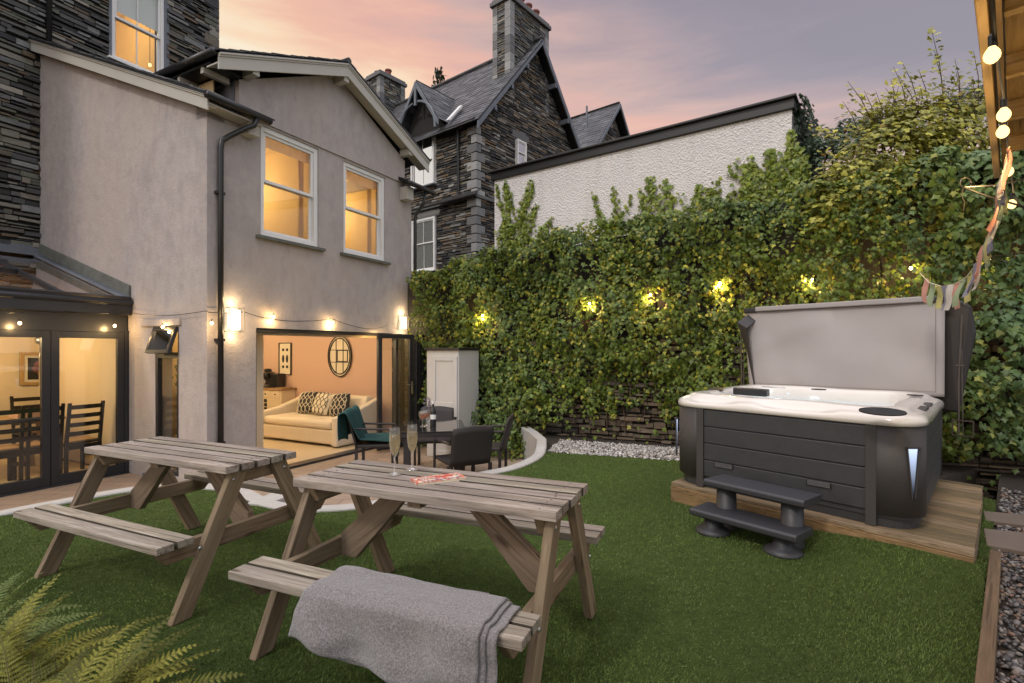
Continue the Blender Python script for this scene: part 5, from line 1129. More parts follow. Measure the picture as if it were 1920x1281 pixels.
def wedge(cx, cy, a):
    c = TB_(cx, cy, 0); o = (exn * math.cos(R(a)) + eyn * math.sin(R(a))).normalized(); t = (-exn * math.sin(R(a)) + eyn * math.cos(R(a))).normalized(); b = c + o * .248
    m = MB(); m.prism([b + t * .030 + UP * .73, b - t * .030 + UP * .73, b - t * .003 + UP * .40, b + t * .003 + UP * .40], o * .004); m.build('light_panel', 'led', HT)
    m = MB()
    for s_ in (1, -1): m.prism([b + t * (s_ * .040) + UP * .735, b + t * (s_ * .050) + UP * .735, b + t * (s_ * .012) + UP * .385, b + t * (s_ * .006) + UP * .40], o * .012)
    m.prism([b + t * .05 + UP * .73, b - t * .05 + UP * .73, b - t * .05 + UP * .742, b + t * .05 + UP * .742], o * .02); m.build('light_trim', 'cabcol', HT)
wedge(LX - .24, .24, -42); wedge(.24, .24, -160)
def scoop(x, y):
    s_ = 0
    for (a, b) in ((.12, .62), (.80, 1.40)):
        if a < x < b and y < .25: s_ = max(s_, math.sin((x - a) / (b - a) * math.pi) ** .5)
    return s_
m = MB(); loops = []
for i, z, k in ((.0, .875, 0), (-.008, .882, 0), (-.010, .905, .0), (.0, .930, .6), (.02, .945, 1.2), (.05, .955, 1.5), (.08, .966, 1.3), (.10, .982, .5), (.12, .990, .1), (.18, .993, 0), (.215, .988, 0), (.24, .965, 0), (.26, .90, 0), (.28, .80, 0), (.30, .60, 0), (.5, .58, 0)):
    loops.append([TB_(x, y, z - k * .022 * scoop(x, y) + .004 * math.sin(x * 7) * math.sin(y * 6)) for x, y in rr(i, .24 if i < .2 else .34)])
loft(m, loops); m.build('rim', 'shell', HT, smooth=True)
def mk_water():
    m, nt, out = newmat('tub_water'); t = NT(nt)
    return finish(m, t, out, (.50, .60, .64), .06, t.bump(t.noise(obj_coord(t), 9, 4), .35, .03), 0, .6)
M['water'] = mk_water()
m = MB(); m.add([TB_(x, y, .875) for x, y in rr(.262, .34)], [tuple(range(len(rr(.262, .34))))]); m.build('water', 'water', HT)
def rimoval(px, py, a, b, mat, z=.977, name='headrest', rot=0, tilt=0.0):
    q = G(px, py, z); m = MB(); A = (exn * math.cos(rot) + eyn * math.sin(rot)) * a; B = (-exn * math.sin(rot) + eyn * math.cos(rot)) * b + UP * (tilt * b)
    vs = [q + A * math.cos(k * R(15)) + B * math.sin(k * R(15)) for k in range(24)]; m.add(vs + [v + UP * .008 for v in vs], [tuple(range(24, 48))] + [(k, (k + 1) % 24, 24 + (k + 1) % 24, 24 + k) for k in range(24)]); m.build(name, mat, HT)
rimoval(1654, 773, .135, .060, 'black', .985, name='filter_lid', tilt=.30); rimoval(1342, 731, .08, .06, 'black', .99, tilt=.3); rimoval(1535, 731, .07, .06, 'black', .996); rimoval(1450, 727, .12, .05, 'vinyl', .997); rimoval(1716, 742, .060, .040, 'black', .996, 'control_pad')
m = MB(); q = G(1408, 735, .975); m.box(q, exn * .17, eyn * .05, UP * .035); m.build('headrest', 'black', HT, bevel=.01)
m = MB(); q = G(1478, 739, .965); m.lathe(q, [(0, .012), (.012, .008), (.014, 0)], 12); m.build('jet_light', 'led', HT)
m = MB(); m.box(TB_(LX - .055, .62, .955), exn * .03, eyn * .13, UP * .012); m.box(TB_(LX - .055, 1.0, .955), exn * .03, eyn * .10, UP * .012); m.build('cup_holder', 'cabcol', HT, bevel=.01)
light('tub_glow', TB_(.6, 1.3, 1.05), .7, (.75, .85, 1), .05)
M['strut'] = plain('dark_strut', (.10, .085, .075), .4, metal=.6)
# cover folded up behind the tub
CV = thing('hot_tub_cover', 'grey vinyl hot tub cover folded upright behind the tub', 'cover', TB_(LX / 2, LY + .1, DZ))
m = MB()
def cf(u, v):
    xl = .035 - .0 * v; xl = .07 - .09 * v; x = xl + (LX + .0 - xl) * u; z = .955 + .90 * v
    bul = .03 * math.sin(u * math.pi) * math.sin(v * math.pi) + .010 * math.sin(u * 11 + v * 5) * (1 - v) * v * 3 + .014 * mnoise.noise(V((u * 4, v * 2.5 + u * 2, 3))) + .008 * math.exp(-((u - .80 - .16 * v) * 22) ** 2) + .010 * math.exp(-((v - .55 - u * .9 + .1) * 9) ** 2) * (u < .5) + .012 * math.exp(-((u - .93) * 14) ** 2) * (v - .3) + .010 * math.exp(-((u - .05 - (1 - v) * .1) * 16) ** 2)
    return TB_(x, LY - .05 + .10 * v - bul, z)
m.grid(cf, 50, 26)
M['seam'] = plain('seam_thread', (.24, .22, .215), .7)
sm = MB(); sm.tube([cf(.03 + .94 * i / 40, .05) - eyn * .012 for i in range(41)], .003, 4); sm.tube([cf(.965, .05 + .9 * i / 30) - eyn * .012 for i in range(31)], .003, 4); sm.tube([cf(.035, .05 + .9 * i / 30) - eyn * .012 for i in range(31)], .003, 4)
m.build('front_panel', 'vinyl', CV, smooth=True, solid=.02); sm.build('seam', 'seam', CV)
m = MB(); m.prism([TB_(.09, LY + .02, .94), TB_(LX + .0, LY + .02, .94), TB_(LX + .0, LY + .10, 1.86), TB_(.02, LY + .10, 1.86)], eyn * .07); m.build('foam_core', 'vinyl_dark', CV, bevel=.01)
m = MB(); m.prism([TB_(.06, LY + .13, .90), TB_(LX + .10, LY + .13, .80), TB_(LX + .22, LY + .20, 1.55), TB_(LX + .19, LY + .17, 1.80), TB_(LX + .12, LY + .16, 1.86), TB_(LX + .02, LY + .15, 1.87), TB_(.02, LY + .15, 1.86)], eyn * .10); m.build('rear_panel', 'vinyl_dark', CV, bevel=.02)
m = MB(); m.box(TB_(LX / 2 + .02, LY + .045, 1.882), exn * (LX / 2 - .10), eyn * .055, UP * .027); m.build('hinge_bar', 'vinyl', CV, bevel=.01)
for x in (.05, LX - .02):
    m = MB(); m.box(TB_(x, LY + .055, 1.873), exn * .075, eyn * .055, UP * .028); m.build('bar_end', 'vinyl_dark', CV, bevel=.01)
m = MB(); m.add([TB_(.03, LY + .035, 1.82), TB_(-.08, LY - .05, 1.73), TB_(.05, LY - .09, 1.655), TB_(.12, LY + .02, 1.74), TB_(.14, LY - .08, .96), TB_(.03, LY - .06, 1.45), TB_(.06, LY + .05, 1.2)], [(0, 1, 2, 3), (1, 5, 4, 2), (1, 0, 6, 5), (5, 6, 4)]); m.build('corner_flap', 'vinyl_dark', CV, solid=.012)
for x, o in ((-.06, -.02), (LX + .10, .02)):
    m = MB(); m.tube([TB_(x, LY + .0, .62), TB_(x, LY + .03, 1.1), TB_(x + o, LY + .06, 1.72)], .009, 8); m.tube([TB_(x + .03, LY + .02, .62), TB_(x + .02, LY + .05, 1.4)], .006, 6); m.box(TB_(x + .01, LY + .03, 1.25), exn * .03, eyn * .01, UP * .006); m.build('gas_strut', 'strut', CV)
m = MB(); q = TB_(LX + .10, LY + .0, .66); frame_rect(m, q - exn * .05 - UP * .06, exn, -eyn, .16, .15, .012, 0, .012); m.build('bracket', 'strut', CV)
# tub steps
SP = thing('tub_steps', 'two tread dark grey plastic steps with round feet in front of the hot tub', 'steps', (1.65, 3.75, 0))
s1 = [V((1.51, 4.06, .385)), V((1.95, 3.48, .385))]; s2 = [V((1.38, 4.0, .175)), V((1.86, 3.41, .175))]
def tread(a, b, name):
    u = (b - a); w = u.length; u.normalize(); n_ = V((-u.y, u.x, 0)); m = MB()
    P = [(-.01, -.045), (-.01, -.010), (.006, .0), (.265, 0), (.275, -.01), (.275, -.055), (.03, -.062)]
    m.prism([a - u * .01 + n_ * y + UP * z for y, z in P], u * (w + .02)); m.build(name, 'plastic', SP, bevel=.014)
    return u, n_, w
u, nS, w = tread(*s1, 'tread'); tread(*s2, 'tread')
for f in (.16, .84):
    c1 = s1[0].lerp(s1[1], f) + nS * .11; c2 = s2[0].lerp(s2[1], f) + nS * .10; m = MB()
    m.lathe((c1.x, c1.y, 0), [(.078, .02), (.070, .345), (.066, .345)], 20); m.build('post', 'plastic', SP, smooth=True)
    m = MB(); m.lathe((c2.x, c2.y, 0), [(.0, .0), (.125, .0), (.128, .016), (.105, .038), (.066, .05), (.058, .14), (.0, .14)], 24); m.build('foot', 'plastic', SP, smooth=True)
# ================================================================== EDGING, SLABS, RIGHT ROOF
m = MB(); a, b = E0 + er * .02, E0 - er * 4.6; m.box((a + b) / 2 + en * .03 + UP * .01, er * ((a - b).length / 2), en * .028, UP * .055, (1, 1, 1)); tag(m.build('timber_edging', 'board', None, bevel=.004), 'narrow timber board edging the lawn against the gravel', 'edging')
for (Q_, lab) in ((((1848, 976), (1990, 996), (1985, 972), (1843, 959)), 'brown stepping slab in the gravel further from the viewer'), (((1850, 1023), (1990, 1048), (1985, 1006), (1844, 992)), 'brown stepping slab in the gravel nearer to the viewer')):
    m = MB(); m.prism([G(a, b, .0) - UP * .03 for a, b in Q_], (0, 0, .036)); tag(m.build('stepping_slab', 'slab', None, bevel=.006), lab, 'slab', 'stepping slabs in the gravel')
RP = thing('timber_roof', 'overhanging timber roof edge with boards and rafters hung with lights at the top corner', 'porch', E0 + er * 0 + UP * 2.5)
RE = V((1.590, 1.781, 2.60)); rn = en
def RR(a, o, z): return RE + er * a + rn * o + UP * z
m = MB(); m.box(RR(-.05, .016, .05), er * 2.5, rn * .016, UP * .085, (1, 1, 1)); m.build('fascia', 'eave', RP, bevel=.004)
m = MB(); m.box(RR(-.05, .055, .06), er * 2.5, rn * .012, UP * .055, (.55, .52, .5)); m.build('fascia_batten', 'eave', RP)
m = MB()
for k in range(13): m.box(RR(-.05, .13 + k * .125, .15 + k * .02), er * 2.5, rn * .059, UP * .010, tj(.25))
m.build('soffit_board', 'eave', RP)
for k in range(8):
    a = -2.2 + k * .62; m = MB(); m.box(RR(a, .62, .10), rn * .55, er * .024, UP * .055, tj()); m.build('rafter', 'eave', RP, bevel=.004)
m = MB(); m.box(RR(-.05, .42, .03), er * 2.48, rn * .035, UP * .06, (.6, .6, .6)); m.build('beam', 'eave', RP, bevel=.004)
m = MB(); m.box(RR(0, .95, .42), er * 2.6, rn * .98, UP * .012, (.06, .06, .06)); m.build('roof', 'slate', RP)
m = MB(); m.box(RR(2.38, 1.45, -1.2), er * .06, rn * .06, UP * 1.45, tj()); m.box(RR(-2.3, 1.45, -1.2), er * .06, rn * .06, UP * 1.45, tj()); m.build('post', 'eave', RP)
# bulbs
def bulb_mesh(c, r, d=UP): m = MB(); m.lathe(c, [(0, -r * 1.25), (r * .35, -r * 1.18), (r * .68, -r * .92), (r * .92, -r * .55), (r, -r * .12), (r * .93, r * .3), (r * .72, r * .7), (r * .5, r * 1.0), (r * .38, r * 1.25)], 22, d); return m
def string(name, label, pts, bulbs, r, lamp, cable_r=.005, big=False, sz=.018):
    T = thing(name, label, 'string lights', pts[0]); m = MB(); P = []
    for a, b in zip(pts, pts[1:]):
        for k in range(6): q = k / 6; P.append(V(a).lerp(V(b), q) - UP * (4 * q * (1 - q) * sz))
    P.append(V(pts[-1])); m.tube(P, cable_r, 6); m.build('cable', 'black', T)
    for c in bulbs:
        c = V(c); bulb_mesh(c, r).build('bulb', 'bulb_big' if big else 'bulb', T, smooth=True)
        m = MB(); m.lathe(c, [(r * .45, r * 1.1), (r * .5, r * 2.6), (r * .3, r * 3.0)], 10); m.build('socket', 'black', T)
        if lamp: light('bulb_light', c - UP * (r * 2.6), lamp, (1, .64, .26), r * .8)
    return T
def onF(px, py, d=.06): return onP(px, py, HO + hn * d, hn)
def onS(px, py, s=-.05): return onP(px, py, HO + hu * s, hu)
cons = lambda px, py: onP(px, py, HO + hn * (DF + .16), hn)
cpts = [cons(-30, 582), cons(34, 586), cons(120, 583), cons(214, 588), onS(244, 586), onS(304, 592), onS(385, 583), onF(406, 586), onF(458, 585), onF(512, 599), onF(575, 602), onF(622, 597), onF(665, 612), onF(700, 617), onF(728, 609)]
bl_ = [cons(37, 606), cons(215, 611), onS(305, 613, -.07), onS(397, 606, -.06), onF(513, 594, .08), onF(624, 605, .08), onF(709, 631, .08)]
string('string_lights', 'string of small lit bulbs sagging across the rendered extension and conservatory fascia', cpts, bl_, .016, 4.6, .0045, sz=.012)
def ivp(px, py, o=.04):
    t_, z_ = GWt(px, py, .35); return onP(px, py, GO + gn * (float(ivy_b(t_, z_)) + o), gn)
ip = [(860, 600), (905, 590), (1010, 575), (1105, 568), (1220, 551), (1350, 533), (1522, 522), (1705, 502), (1850, 480)]
string('string_lights', 'string of lit bulbs threaded through the ivy on the garden wall', [ivp(a, b - 14, -.02) for a, b in ip], [ivp(a, b) for a, b in ((905, 592), (1105, 569), (1220, 552), (1350, 531), (1522, 523), (1708, 503), (1860, 486))], .017, 14.0, .004)
rb = [(1860, 103, 1.62), (1882, 215, 1.95), (1880, 247, 2.15), (1890, 321, 2.5), (1897, 383, 2.95)]
rpts = [V(at(1862, -30, 1.5)), V(at(1868, 80, 1.62)), V(at(1884, 190, 1.95)), V(at(1886, 228, 2.15)), V(at(1893, 300, 2.5)), V(at(1902, 365, 2.95)), V(at(1930, 400, 3.2))]
string('string_lights', 'string of larger glowing bulbs hanging under the timber roof edge', rpts, [V(at(*q)) for q in rb], .0215, 6.5, .004, big=True)
# wall lanterns
def lantern(px, py, w, h, label, d=.0):
    c = onP(px, py, HO + hn * .07, hn); T = thing('wall_lantern', label, 'wall lamp', c - hn * .07, 'lit wall lanterns on the extension')
    m = MB(); m.box(c - hn * .060, hu * (w / 2), hn * .008, UP * (h / 2 + .01)); m.build('back_plate', 'greywhite', T, bevel=.003)
    m = MB(); m.box(c, hu * (w / 2 - .028), hn * .034, UP * (h / 2 - .022)); m.build('lamp_glass', 'lampglow', T, bevel=.01)
    m = MB()
    for sz in (-1, 1):
        m.box(c + UP * (sz * h / 2) + hn * .048, hu * (w / 2), hn * .004, UP * .004)
        for sx in (-1, 1): m.box(c + UP * (sz * h / 2) + hu * (sx * w / 2), hu * .004, hn * .05, UP * .004)
    for sx in (-1, 1): m.box(c + hu * (sx * w / 2) + hn * .048, hu * .004, hn * .004, UP * (h / 2))
    m.build('cage', 'steel', T)
    for o in (UP * (h / 2 + .06), -UP * (h / 2 + .06)): light('lantern_light', c + o + hn * .02, 2.6, (1, .72, .38), .03)
    light('lantern_light', c + hn * .12, 6.0, (1, .72, .38), .04)
lantern(439, 600, .20, .30, 'lit box lantern next to the black downpipe'); lantern(757, 606, .16, .26, 'lit box lantern above the folded glass doors')
# ================================================================== PATIO THINGS
def cupboard():
    C0 = G(860, 862, PZ); C0.z = PZ; C0 = V((-.835, 8.12, PZ)); L_ = -hn * .62; Dp = hu * .60; z1 = 1.385; T = thing('garden_cupboard', 'tall off white painted garden cupboard with dark roof against the ivy', 'cupboard', C0)
    m = MB(); m.prism([C0, C0 + L_, C0 + L_ + Dp, C0 + Dp], UP * (z1 - PZ)); m.build('carcass', 'greywhite', T, bevel=.008)
    m = MB(); m.prism([V((p.x, p.y, z1)) for p in (C0 - hu * .04 + hn * .03, C0 + L_ - hu * .04 - hn * .03, C0 + L_ + Dp - hn * .03, C0 + Dp + hn * .03)], UP * .04); m.build('roof', 'black', T, bevel=.006)
    n_ = -hu; O = C0 + L_; 
    m = MB(); frame_rect(m, O + hn * .11 + UP * .04, hn, n_, .49, 1.58, .075, 0, .022); m.box(O + hn * .355 + UP * .85 + n_ * .011, hn * .17, n_ * .011, UP * .04); m.box(O + hn * .355 + UP * .45 + n_ * .011, hn * .17, n_ * .011, UP * .03); m.box(O + hn * .355 + UP * .83 + n_ * .004, hn * .175, n_ * .004, UP * .74); d = m.build('door', 'greywhite', T, bevel=.004)
    m = MB(); m.box(O + hn * .575 + UP * .64 + n_ * .03, hn * .02, n_ * .008, UP * .03); subp(m.build('latch', 'ink', None), d)
cupboard()
p = G(803, 792, PZ + .742); T = thing('flower_vase', 'small vase of faint purple dried flowers behind the stemmed glasses', 'vase', p)
m = MB(); m.lathe(p, [(0, 0), (.03, 0), (.035, .05), (.015, .10), (.02, .12)], 14); m.build('vase', 'flute', T, smooth=True)
n = 90; P = np.array(p[:]) + np.c_[rng.normal(0, .035, n), rng.normal(0, .035, n), rng.uniform(.12, .34, n)]; leafset('foliage', P, rng.normal(0, 1, (n, 3)), np.full(n, .03), np.tile([.22, .19, .27], (n, 1)), tmpl='oval', parent=T)
def patio_table():
    c = V((-1.02, 6.72, PZ)); a = R(10); u = V((math.cos(a), math.sin(a), 0)); v = V((-math.sin(a), math.cos(a), 0)); T = thing('patio_table', 'dark rattan garden table with glass top on the sunken patio', 'table', c)
    m = MB(); m.box(c + UP * .735, u * .40, v * .50, UP * .006); m.build('glass_top', 'mirror_dark', T, bevel=.002)
    m = MB(); m.box(c + UP * .70, u * .395, v * .495, UP * .028); m.build('frame', 'rattan', T, bevel=.006)
    for x in (-.33, .33):
        for y in (-.43, .43): m = MB(); m.box(c + u * x + v * y + UP * .335, u * .035, v * .035, UP * .337); m.build('leg', 'rattan', T)
    return c
M['mirror_dark'] = plain('dark_glass_top', (.018, .016, .016), .06, var=.02, spec=.8)
pc = patio_table()
def rattan_chair(label):
    T = thing('rattan_chair', label, 'chair', (0, 0, 0), 'dark rattan chairs round the patio table')
    m = MB(); m.ab(-.25, .25, -.24, .25, .40, .44); m.build('seat', 'rattan', T, bevel=.01)
    m = MB(); m.grid(lambda a, b: V((-.25 + .5 * a, -.24 - .11 * b - .03 * math.sin(a * math.pi), .40 + .43 * b + .03 * math.sin(a * math.pi) * b)), 10, 6); m.build('backrest', 'rattan', T, solid=.03, smooth=True)
    for x in (-.26, .26):
        m = MB(); m.tube([(x, .24, 0), (x, .23, .62), (x, .20, .645), (x, -.28, .66)], .016, 6); m.build('armrest', 'rattan', T)
        m = MB(); m.box((x, -.24, .2), (.018, 0, 0), (0, .018, 0), (0, 0, .2)); m.build('leg', 'rattan', T)
    return T
RC = rattan_chair('x')
put(RC, True, (-.60, 6.20, PZ), R(28), 'dark rattan chair with its back to the viewer near the pale kerb')
put(RC, False, (-.36, 7.02, PZ), R(82), 'dark rattan chair tilted against the ivy on the far corner of patio table')
put(RC, False, (-1.12, 7.55, PZ), R(183), 'dark rattan chair behind the patio table in front of the cupboard')
put(RC, False, (-1.88, 7.25, PZ), R(-84), 'dark rattan chair with the green throw over its back')
def throw():
    A_ = Matrix.Translation((-1.88, 7.25, PZ)) @ Matrix.Rotation(R(-84), 4, 'Z'); m = MB()
    def fn(u, v):
        w = v * 1.55; x = (-.31 + .62 * u) * (1 + .08 * math.sin(v * 5))
        if w < .38: y = -.42 - .02 * math.sin(u * 8); z = .49 + w
        elif w < .46: q = (w - .38) / .08; y = -.42 + .09 * q; z = .875 + .02 * math.sin(q * 3.14)
        elif w < .96: q = (w - .46) / .5; y = -.33 + .13 * q; z = .87 - .39 * q
        elif w < 1.3: q = (w - .96) / .34; y = -.20 + .4 * q; z = .485 - .01 * q
        else: q = (w - 1.3) / .25; y = .22 + .04 * q; z = .475 - .2 * q
        return A_ @ V((x + .05 * math.sin(v * 6), y + .022 * math.sin(u * 11 + v * 4), z + .02 * math.sin(u * 9 + v * 9) + .012))
    m.grid(fn, 26, 50); T = thing('green_throw', 'dark green throw blanket draped over the chair by the doorway', 'blanket', A_ @ V((0, 0, .5))); m.build('cloth', 'green', T, smooth=True, solid=.012)
    m = MB()
    for k in range(26): q = fn(k / 25, 1.0); m.tube([q, q - UP * random.uniform(.04, .08) + V((random.uniform(-.01, .01), 0, 0))], .004, 4)
    m.build('fringe', 'green', T)
throw()
zt = PZ + .742
def wineglass(px, py, label):
    p = G(px, py, zt); T = thing('gin_glass', label, 'glass', p, 'stemmed glasses on the patio table'); m = MB(); m.lathe(p, [(0, 0), (.034, .001), (.03, .004), (.005, .01), (.004, .085), (.022, .10), (.046, .135), (.05, .165), (.042, .20)], 20); m.build('bowl', 'flute', T, smooth=True)
    m = MB(); m.lathe(p, [(0, .098), (.02, .103), (.043, .135), (.046, .16), (0, .161)], 18); m.build('drink', 'rose', T, smooth=True)
wineglass(792, 800, 'stemmed glass with amber drink further from the bottle'); wineglass(799, 798, 'stemmed glass with amber drink close beside the wine bottle')
p = G(812, 799, zt); T = thing('wine_bottle', 'dark wine bottle with white label on the patio table', 'bottle', p)
m = MB(); m.lathe(p, [(0, 0), (.037, 0), (.038, .01), (.038, .18), (.030, .215), (.014, .24), (.0135, .30), (.016, .302), (.016, .315), (0, .315)], 20); m.build('body', 'black', T, smooth=True)
m = MB(); m.lathe(p, [(.0386, .09), (.0386, .15)], 20); m.build('paper_label', 'white', T, smooth=True); m = MB(); m.lathe(p, [(.0165, .285), (.017, .318), (0, .32)], 14); m.build('capsule', 'white', T)
# pale step block at the lawn edge
T = thing('step_block', 'pale grey stone step between the picnic tables at the lawn edge', 'step', G(500, 940, 0)); P = [G(a, b, .03) for a, b in ((463, 941), (497, 944), (540, 928), (512, 920))]
m = MB(); m.prism([V((p.x, p.y, -.33)) for p in P], UP * .35); m.build('tread', 'kerb', T, bevel=.008)
# ================================================================== BUNTING, WIRES
FC = [(.52, .25, .20), (.50, .47, .43), (.22, .22, .30), (.50, .46, .18), (.26, .33, .20)]
T = thing('prayer_flags', 'string of small coloured cloth flags hanging above the hot tub cover', 'bunting', at(1890, 280, 2.3))
fp = [(1893, 275, 2.3), (1885, 300, 2.35), (1880, 330, 2.45), (1874, 375, 2.6), (1862, 415, 2.75), (1850, 450, 2.95), (1835, 490, 3.2), (1812, 520, 3.5), (1790, 533, 3.8), (1765, 537, 4.1), (1742, 530, 4.4), (1725, 512, 4.9)]
pts = [V(at(*q)) for q in fp]; m = MB(); m.tube(pts, .003, 5); m.build('cord', 'paper', T)
full = []
for a, b in zip(pts, pts[1:]):
    for k in range(2): full.append(a.lerp(b, k / 2))
for i in range(len(full) - 1):
    a, b = full[i], full[i + 1]; d = b - a; h = .19; sw = V((random.uniform(-.05, .02), random.uniform(-.03, .05), 0)); m = MB(); c = FC[i % 5]
    m.grid(lambda u, v: a + d * (u * .92) + (-UP * h + sw) * v + V((.012 * math.sin(v * 5 + i), .015 * math.sin(u * 6 + v * 3 + i), 0)), 5, 5, c); m.build('flag', 'fabric', T, smooth=True)
T = thing('trellis_wire', 'black twisted wire arm with curled end reaching out from the timber roof', 'wire', at(1920, 340, 2.6))
m = MB(); a = V(at(1806, 351, 2.6)); m.tube([a, V(at(1862, 348, 2.6)), V(at(1930, 334, 2.6))], .004, 6); m.tube([a, V(at(1850, 368, 2.6)), V(at(1935, 392, 2.6))], .005, 6); m.build('arm', 'black', T)
m = MB(); m.tube([a + V((.028 * math.cos(t) + .012, 0, .028 * math.sin(t) + .02)) for t in [k * .5 for k in range(13)]], .0025, 5); m.tube([a, a + V((-.01, 0, -.04)), a + V((.006, 0, -.075)), a + V((.0, 0, -.12))], .0025, 5); m.build('curl', 'strut', T)
T = thing('trellis_wire', 'thin black wire with a curled hook in front of the ivy beside the flags', 'wire', at(1920, 478, 3.0))
m = MB(); a = V(at(1852, 482, 3.0)); m.tube([a, V(at(1930, 474, 3.0))], .003, 5); m.tube([a, V(at(1890, 494, 3.0))], .003, 5); m.tube([a + V((.02 * math.cos(t) - .0, 0, .02 * math.sin(t) + .01)) for t in [k * .5 for k in range(11)]], .003, 5); m.build('arm', 'black', T)
# ================================================================== FERNS
def fern(label, base, n_, spread, tilt, length, seed, pal):
    rg = random.Random(seed); T = thing('fern', label, 'fern', base, 'ferns in the near corner'); VV, FF, CC = [], [], []; m = MB(); base = V(base)
    for i in range(n_):
        az = spread[0] + (spread[1] - spread[0]) * (i + rg.random()) / n_; L_ = length * rg.uniform(.7, 1.1); el = R(rg.uniform(*tilt)); d = V((math.cos(az), math.sin(az), 0)); side = V((-d.y, d.x, 0)); side = (side + UP * rg.uniform(-.35, .35)).normalized()
        N_ = 36; p = base + V((rg.uniform(-.05, .05), rg.uniform(-.05, .05), 0)); P = [p.copy()]; e = el; bend = rg.uniform(.9, 1.7) / N_
        for k in range(N_): p = p + (d * math.cos(e) + UP * math.sin(e)) * (L_ / N_); e -= bend * (.4 + 1.2 * k / N_); P.append(p.copy())
        m.tube(P, [.0028 * (1 - .8 * k / N_) for k in range(N_ + 1)], 4)
        kk = rg.random(); base_c = [a * (1 - kk) + b * kk for a, b in zip(*pal)]
        for k in range(3, N_):
            q = k / N_; pl = L_ * .20 * math.sin(math.pi * min(1, (q * .93 + .07)) ** .75) * (1 - q * .45) + .004
            t = (P[k + 1] - P[k - 1]).normalized() if k < N_ else (P[k] - P[k - 1]).normalized(); nrm = side.cross(t).normalized()
            for sg in (-1, 1):
                ax = (side * sg + t * .42 - nrm * rg.uniform(-.05, .25) * (1 if nrm.z > 0 else -1)).normalized(); sub = 9; wd = L_ / N_ * .62
                for j in range(sub):
                    f = j / sub; a = P[k] + ax * (pl * f); b = P[k] + ax * (pl * (f + 1.25 / sub)); w = wd * (1 - f) ** .7 * 1.0 + .0008; o = len(VV); ww = nrm * (-.15 * w)
                    VV += [a[:], (a + t * w + ax * (pl * .35 / sub) + ww)[:], b[:], (a - t * w * .8 + ax * (pl * .35 / sub) + ww)[:]]; FF += [(o, o + 1, o + 2), (o, o + 2, o + 3)]
                    z = rg.uniform(.7, 1.3); CC += [[c * z for c in base_c]] * 4
    m.build('stem', 'stem', T); npmesh('frond', np.array(VV), np.array(FF), 'fern', np.array(CC), parent=T)
yp = ((.09, .10, .015), (.34, .32, .055)); gp_ = ((.08, .14, .05), (.20, .24, .07))
fern('dense yellow green fern filling the bottom left corner', (-1.42, 1.56, .02), 60, (R(-80), R(150)), (38, 86), .58, 5, yp)
fern('yellow green fern with long fronds at the left edge of the corner bed', (-1.85, 1.74, .02), 50, (R(-80), R(150)), (40, 86), .60, 25, yp)
fern('low yellow green fern spreading rightwards along the bottom edge', (-1.16, 1.34, .02), 46, (R(-70), R(130)), (38, 84), .54, 35, yp)
fern('fern with dull green fronds at the left edge under the bench', (-2.15, 1.95, .02), 22, (R(-60), R(120)), (45, 84), .60, 9, gp_)
fern('smaller pale green fern arching up at the bottom edge below the picnic table', (-.82, 1.16, .02), 18, (R(-35), R(100)), (42, 78), .47, 15, gp_)
fern('little yellow fern poking up furthest right along the bottom edge', (-.74, 1.24, .02), 18, (R(-40), R(80)), (46, 78), .56, 45, yp)
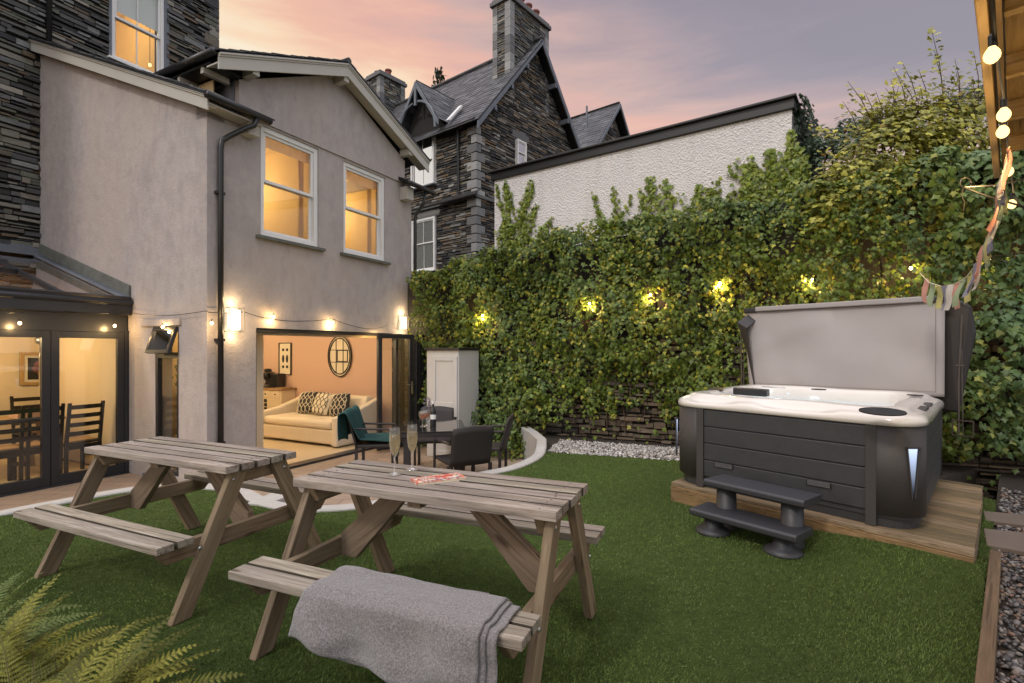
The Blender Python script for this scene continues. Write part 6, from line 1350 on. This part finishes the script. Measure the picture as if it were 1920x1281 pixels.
# ================================================================== SKY, SUN, RENDER
def world():
    w = bpy.data.worlds.new('World'); S.world = w; w.use_nodes = True; nt = w.node_tree; nt.nodes.clear(); t = NT(nt); out = nt.nodes.new('ShaderNodeOutputWorld')
    gen = t.n('TexCoord').outputs['Generated']; sep = t.n('SeparateXYZ', {0: gen}); x, y, z = sep.outputs
    az = t.math('DIVIDE', t.math('ARCTAN2', x, y), math.pi / 180); elv = t.math('DIVIDE', t.math('ARCSINE', z), math.pi / 180)
    cl = t.noise(t.scale(gen, (1.0, 1.0, 5.5)), 2.6, 6, .55, .4); cl2 = t.noise(t.scale(gen, (1.3, 1.3, 8)), 6, 5, .6, .3)
    v = t.math('MULTIPLY_ADD', t.math('ADD', az, 28), 1.1 / 70, 0.0); v = t.math('MULTIPLY_ADD', t.math('SUBTRACT', elv, 20), .6 / 15, v)
    v = t.math('ADD', v, t.math('MULTIPLY', t.math('SUBTRACT', cl, .5), .75)); v = t.math('ADD', v, t.math('MULTIPLY', t.math('SUBTRACT', cl2, .5), .18))
    v = t.math('MULTIPLY_ADD', v, .86, -.115)
    col = t.ramp(v, [(.10, (.93, .80, .60)), (.26, (.92, .66, .44)), (.38, (.84, .48, .34)), (.50, (.74, .41, .33)), (.62, (.58, .38, .34)), (.74, (.42, .30, .31)), (.86, (.31, .25, .285)), (1.0, (.265, .22, .26))])
    # higher and behind the viewer the unseen sky is brightened to add fill light
    hi = t.n('MapRange', {0: elv, 1: 42.0, 2: 70.0, 3: 0.0, 4: 1.0}).outputs[0]; bk = t.n('MapRange', {0: y, 1: .25, 2: -.35, 3: 0.0, 4: 1.0}).outputs[0]
    col = t.mix(bk, col, (1.0, 1.0, 1.05)); col = t.mix(hi, col, (2.35, 2.25, 2.45))
    sky = t.n('TexSky', sky_type='NISHITA', sun_disc=False, sun_elevation=R(4), sun_rotation=R(215)).outputs[0]
    b1 = t.n('Background', {'Color': col, 'Strength': SKY}); b2 = t.n('Background', {'Color': sky, 'Strength': .05}); a = t.n('AddShader', {0: b1.outputs[0], 1: b2.outputs[0]}); t.link(a.outputs[0], out.inputs['Surface'])
SKY = 1.0
world()
sd = bpy.data.lights.new('sun', 'SUN'); sd.energy = 1.25; sd.angle = R(8); sd.color = (1, .93, .86); so = bpy.data.objects.new('sun', sd); COL.objects.link(so)
dv = V((-.55, -.55, .75)).normalized(); so.rotation_euler = dv.to_track_quat('Z', 'Y').to_euler()
S.render.engine = 'CYCLES'; cy = S.cycles; cy.use_denoising = True; cy.max_bounces = 7; cy.diffuse_bounces = 3; cy.glossy_bounces = 3; cy.transparent_max_bounces = 12; cy.transmission_bounces = 4; cy.caustics_reflective = False; cy.caustics_refractive = False; cy.sample_clamp_indirect = 4.0
cy.use_light_tree = True
try: cy.denoiser = 'OPENIMAGEDENOISE'
except Exception: pass
S.view_settings.view_transform = 'Standard'; S.view_settings.look = 'None'; S.view_settings.exposure = 0; S.view_settings.gamma = 1
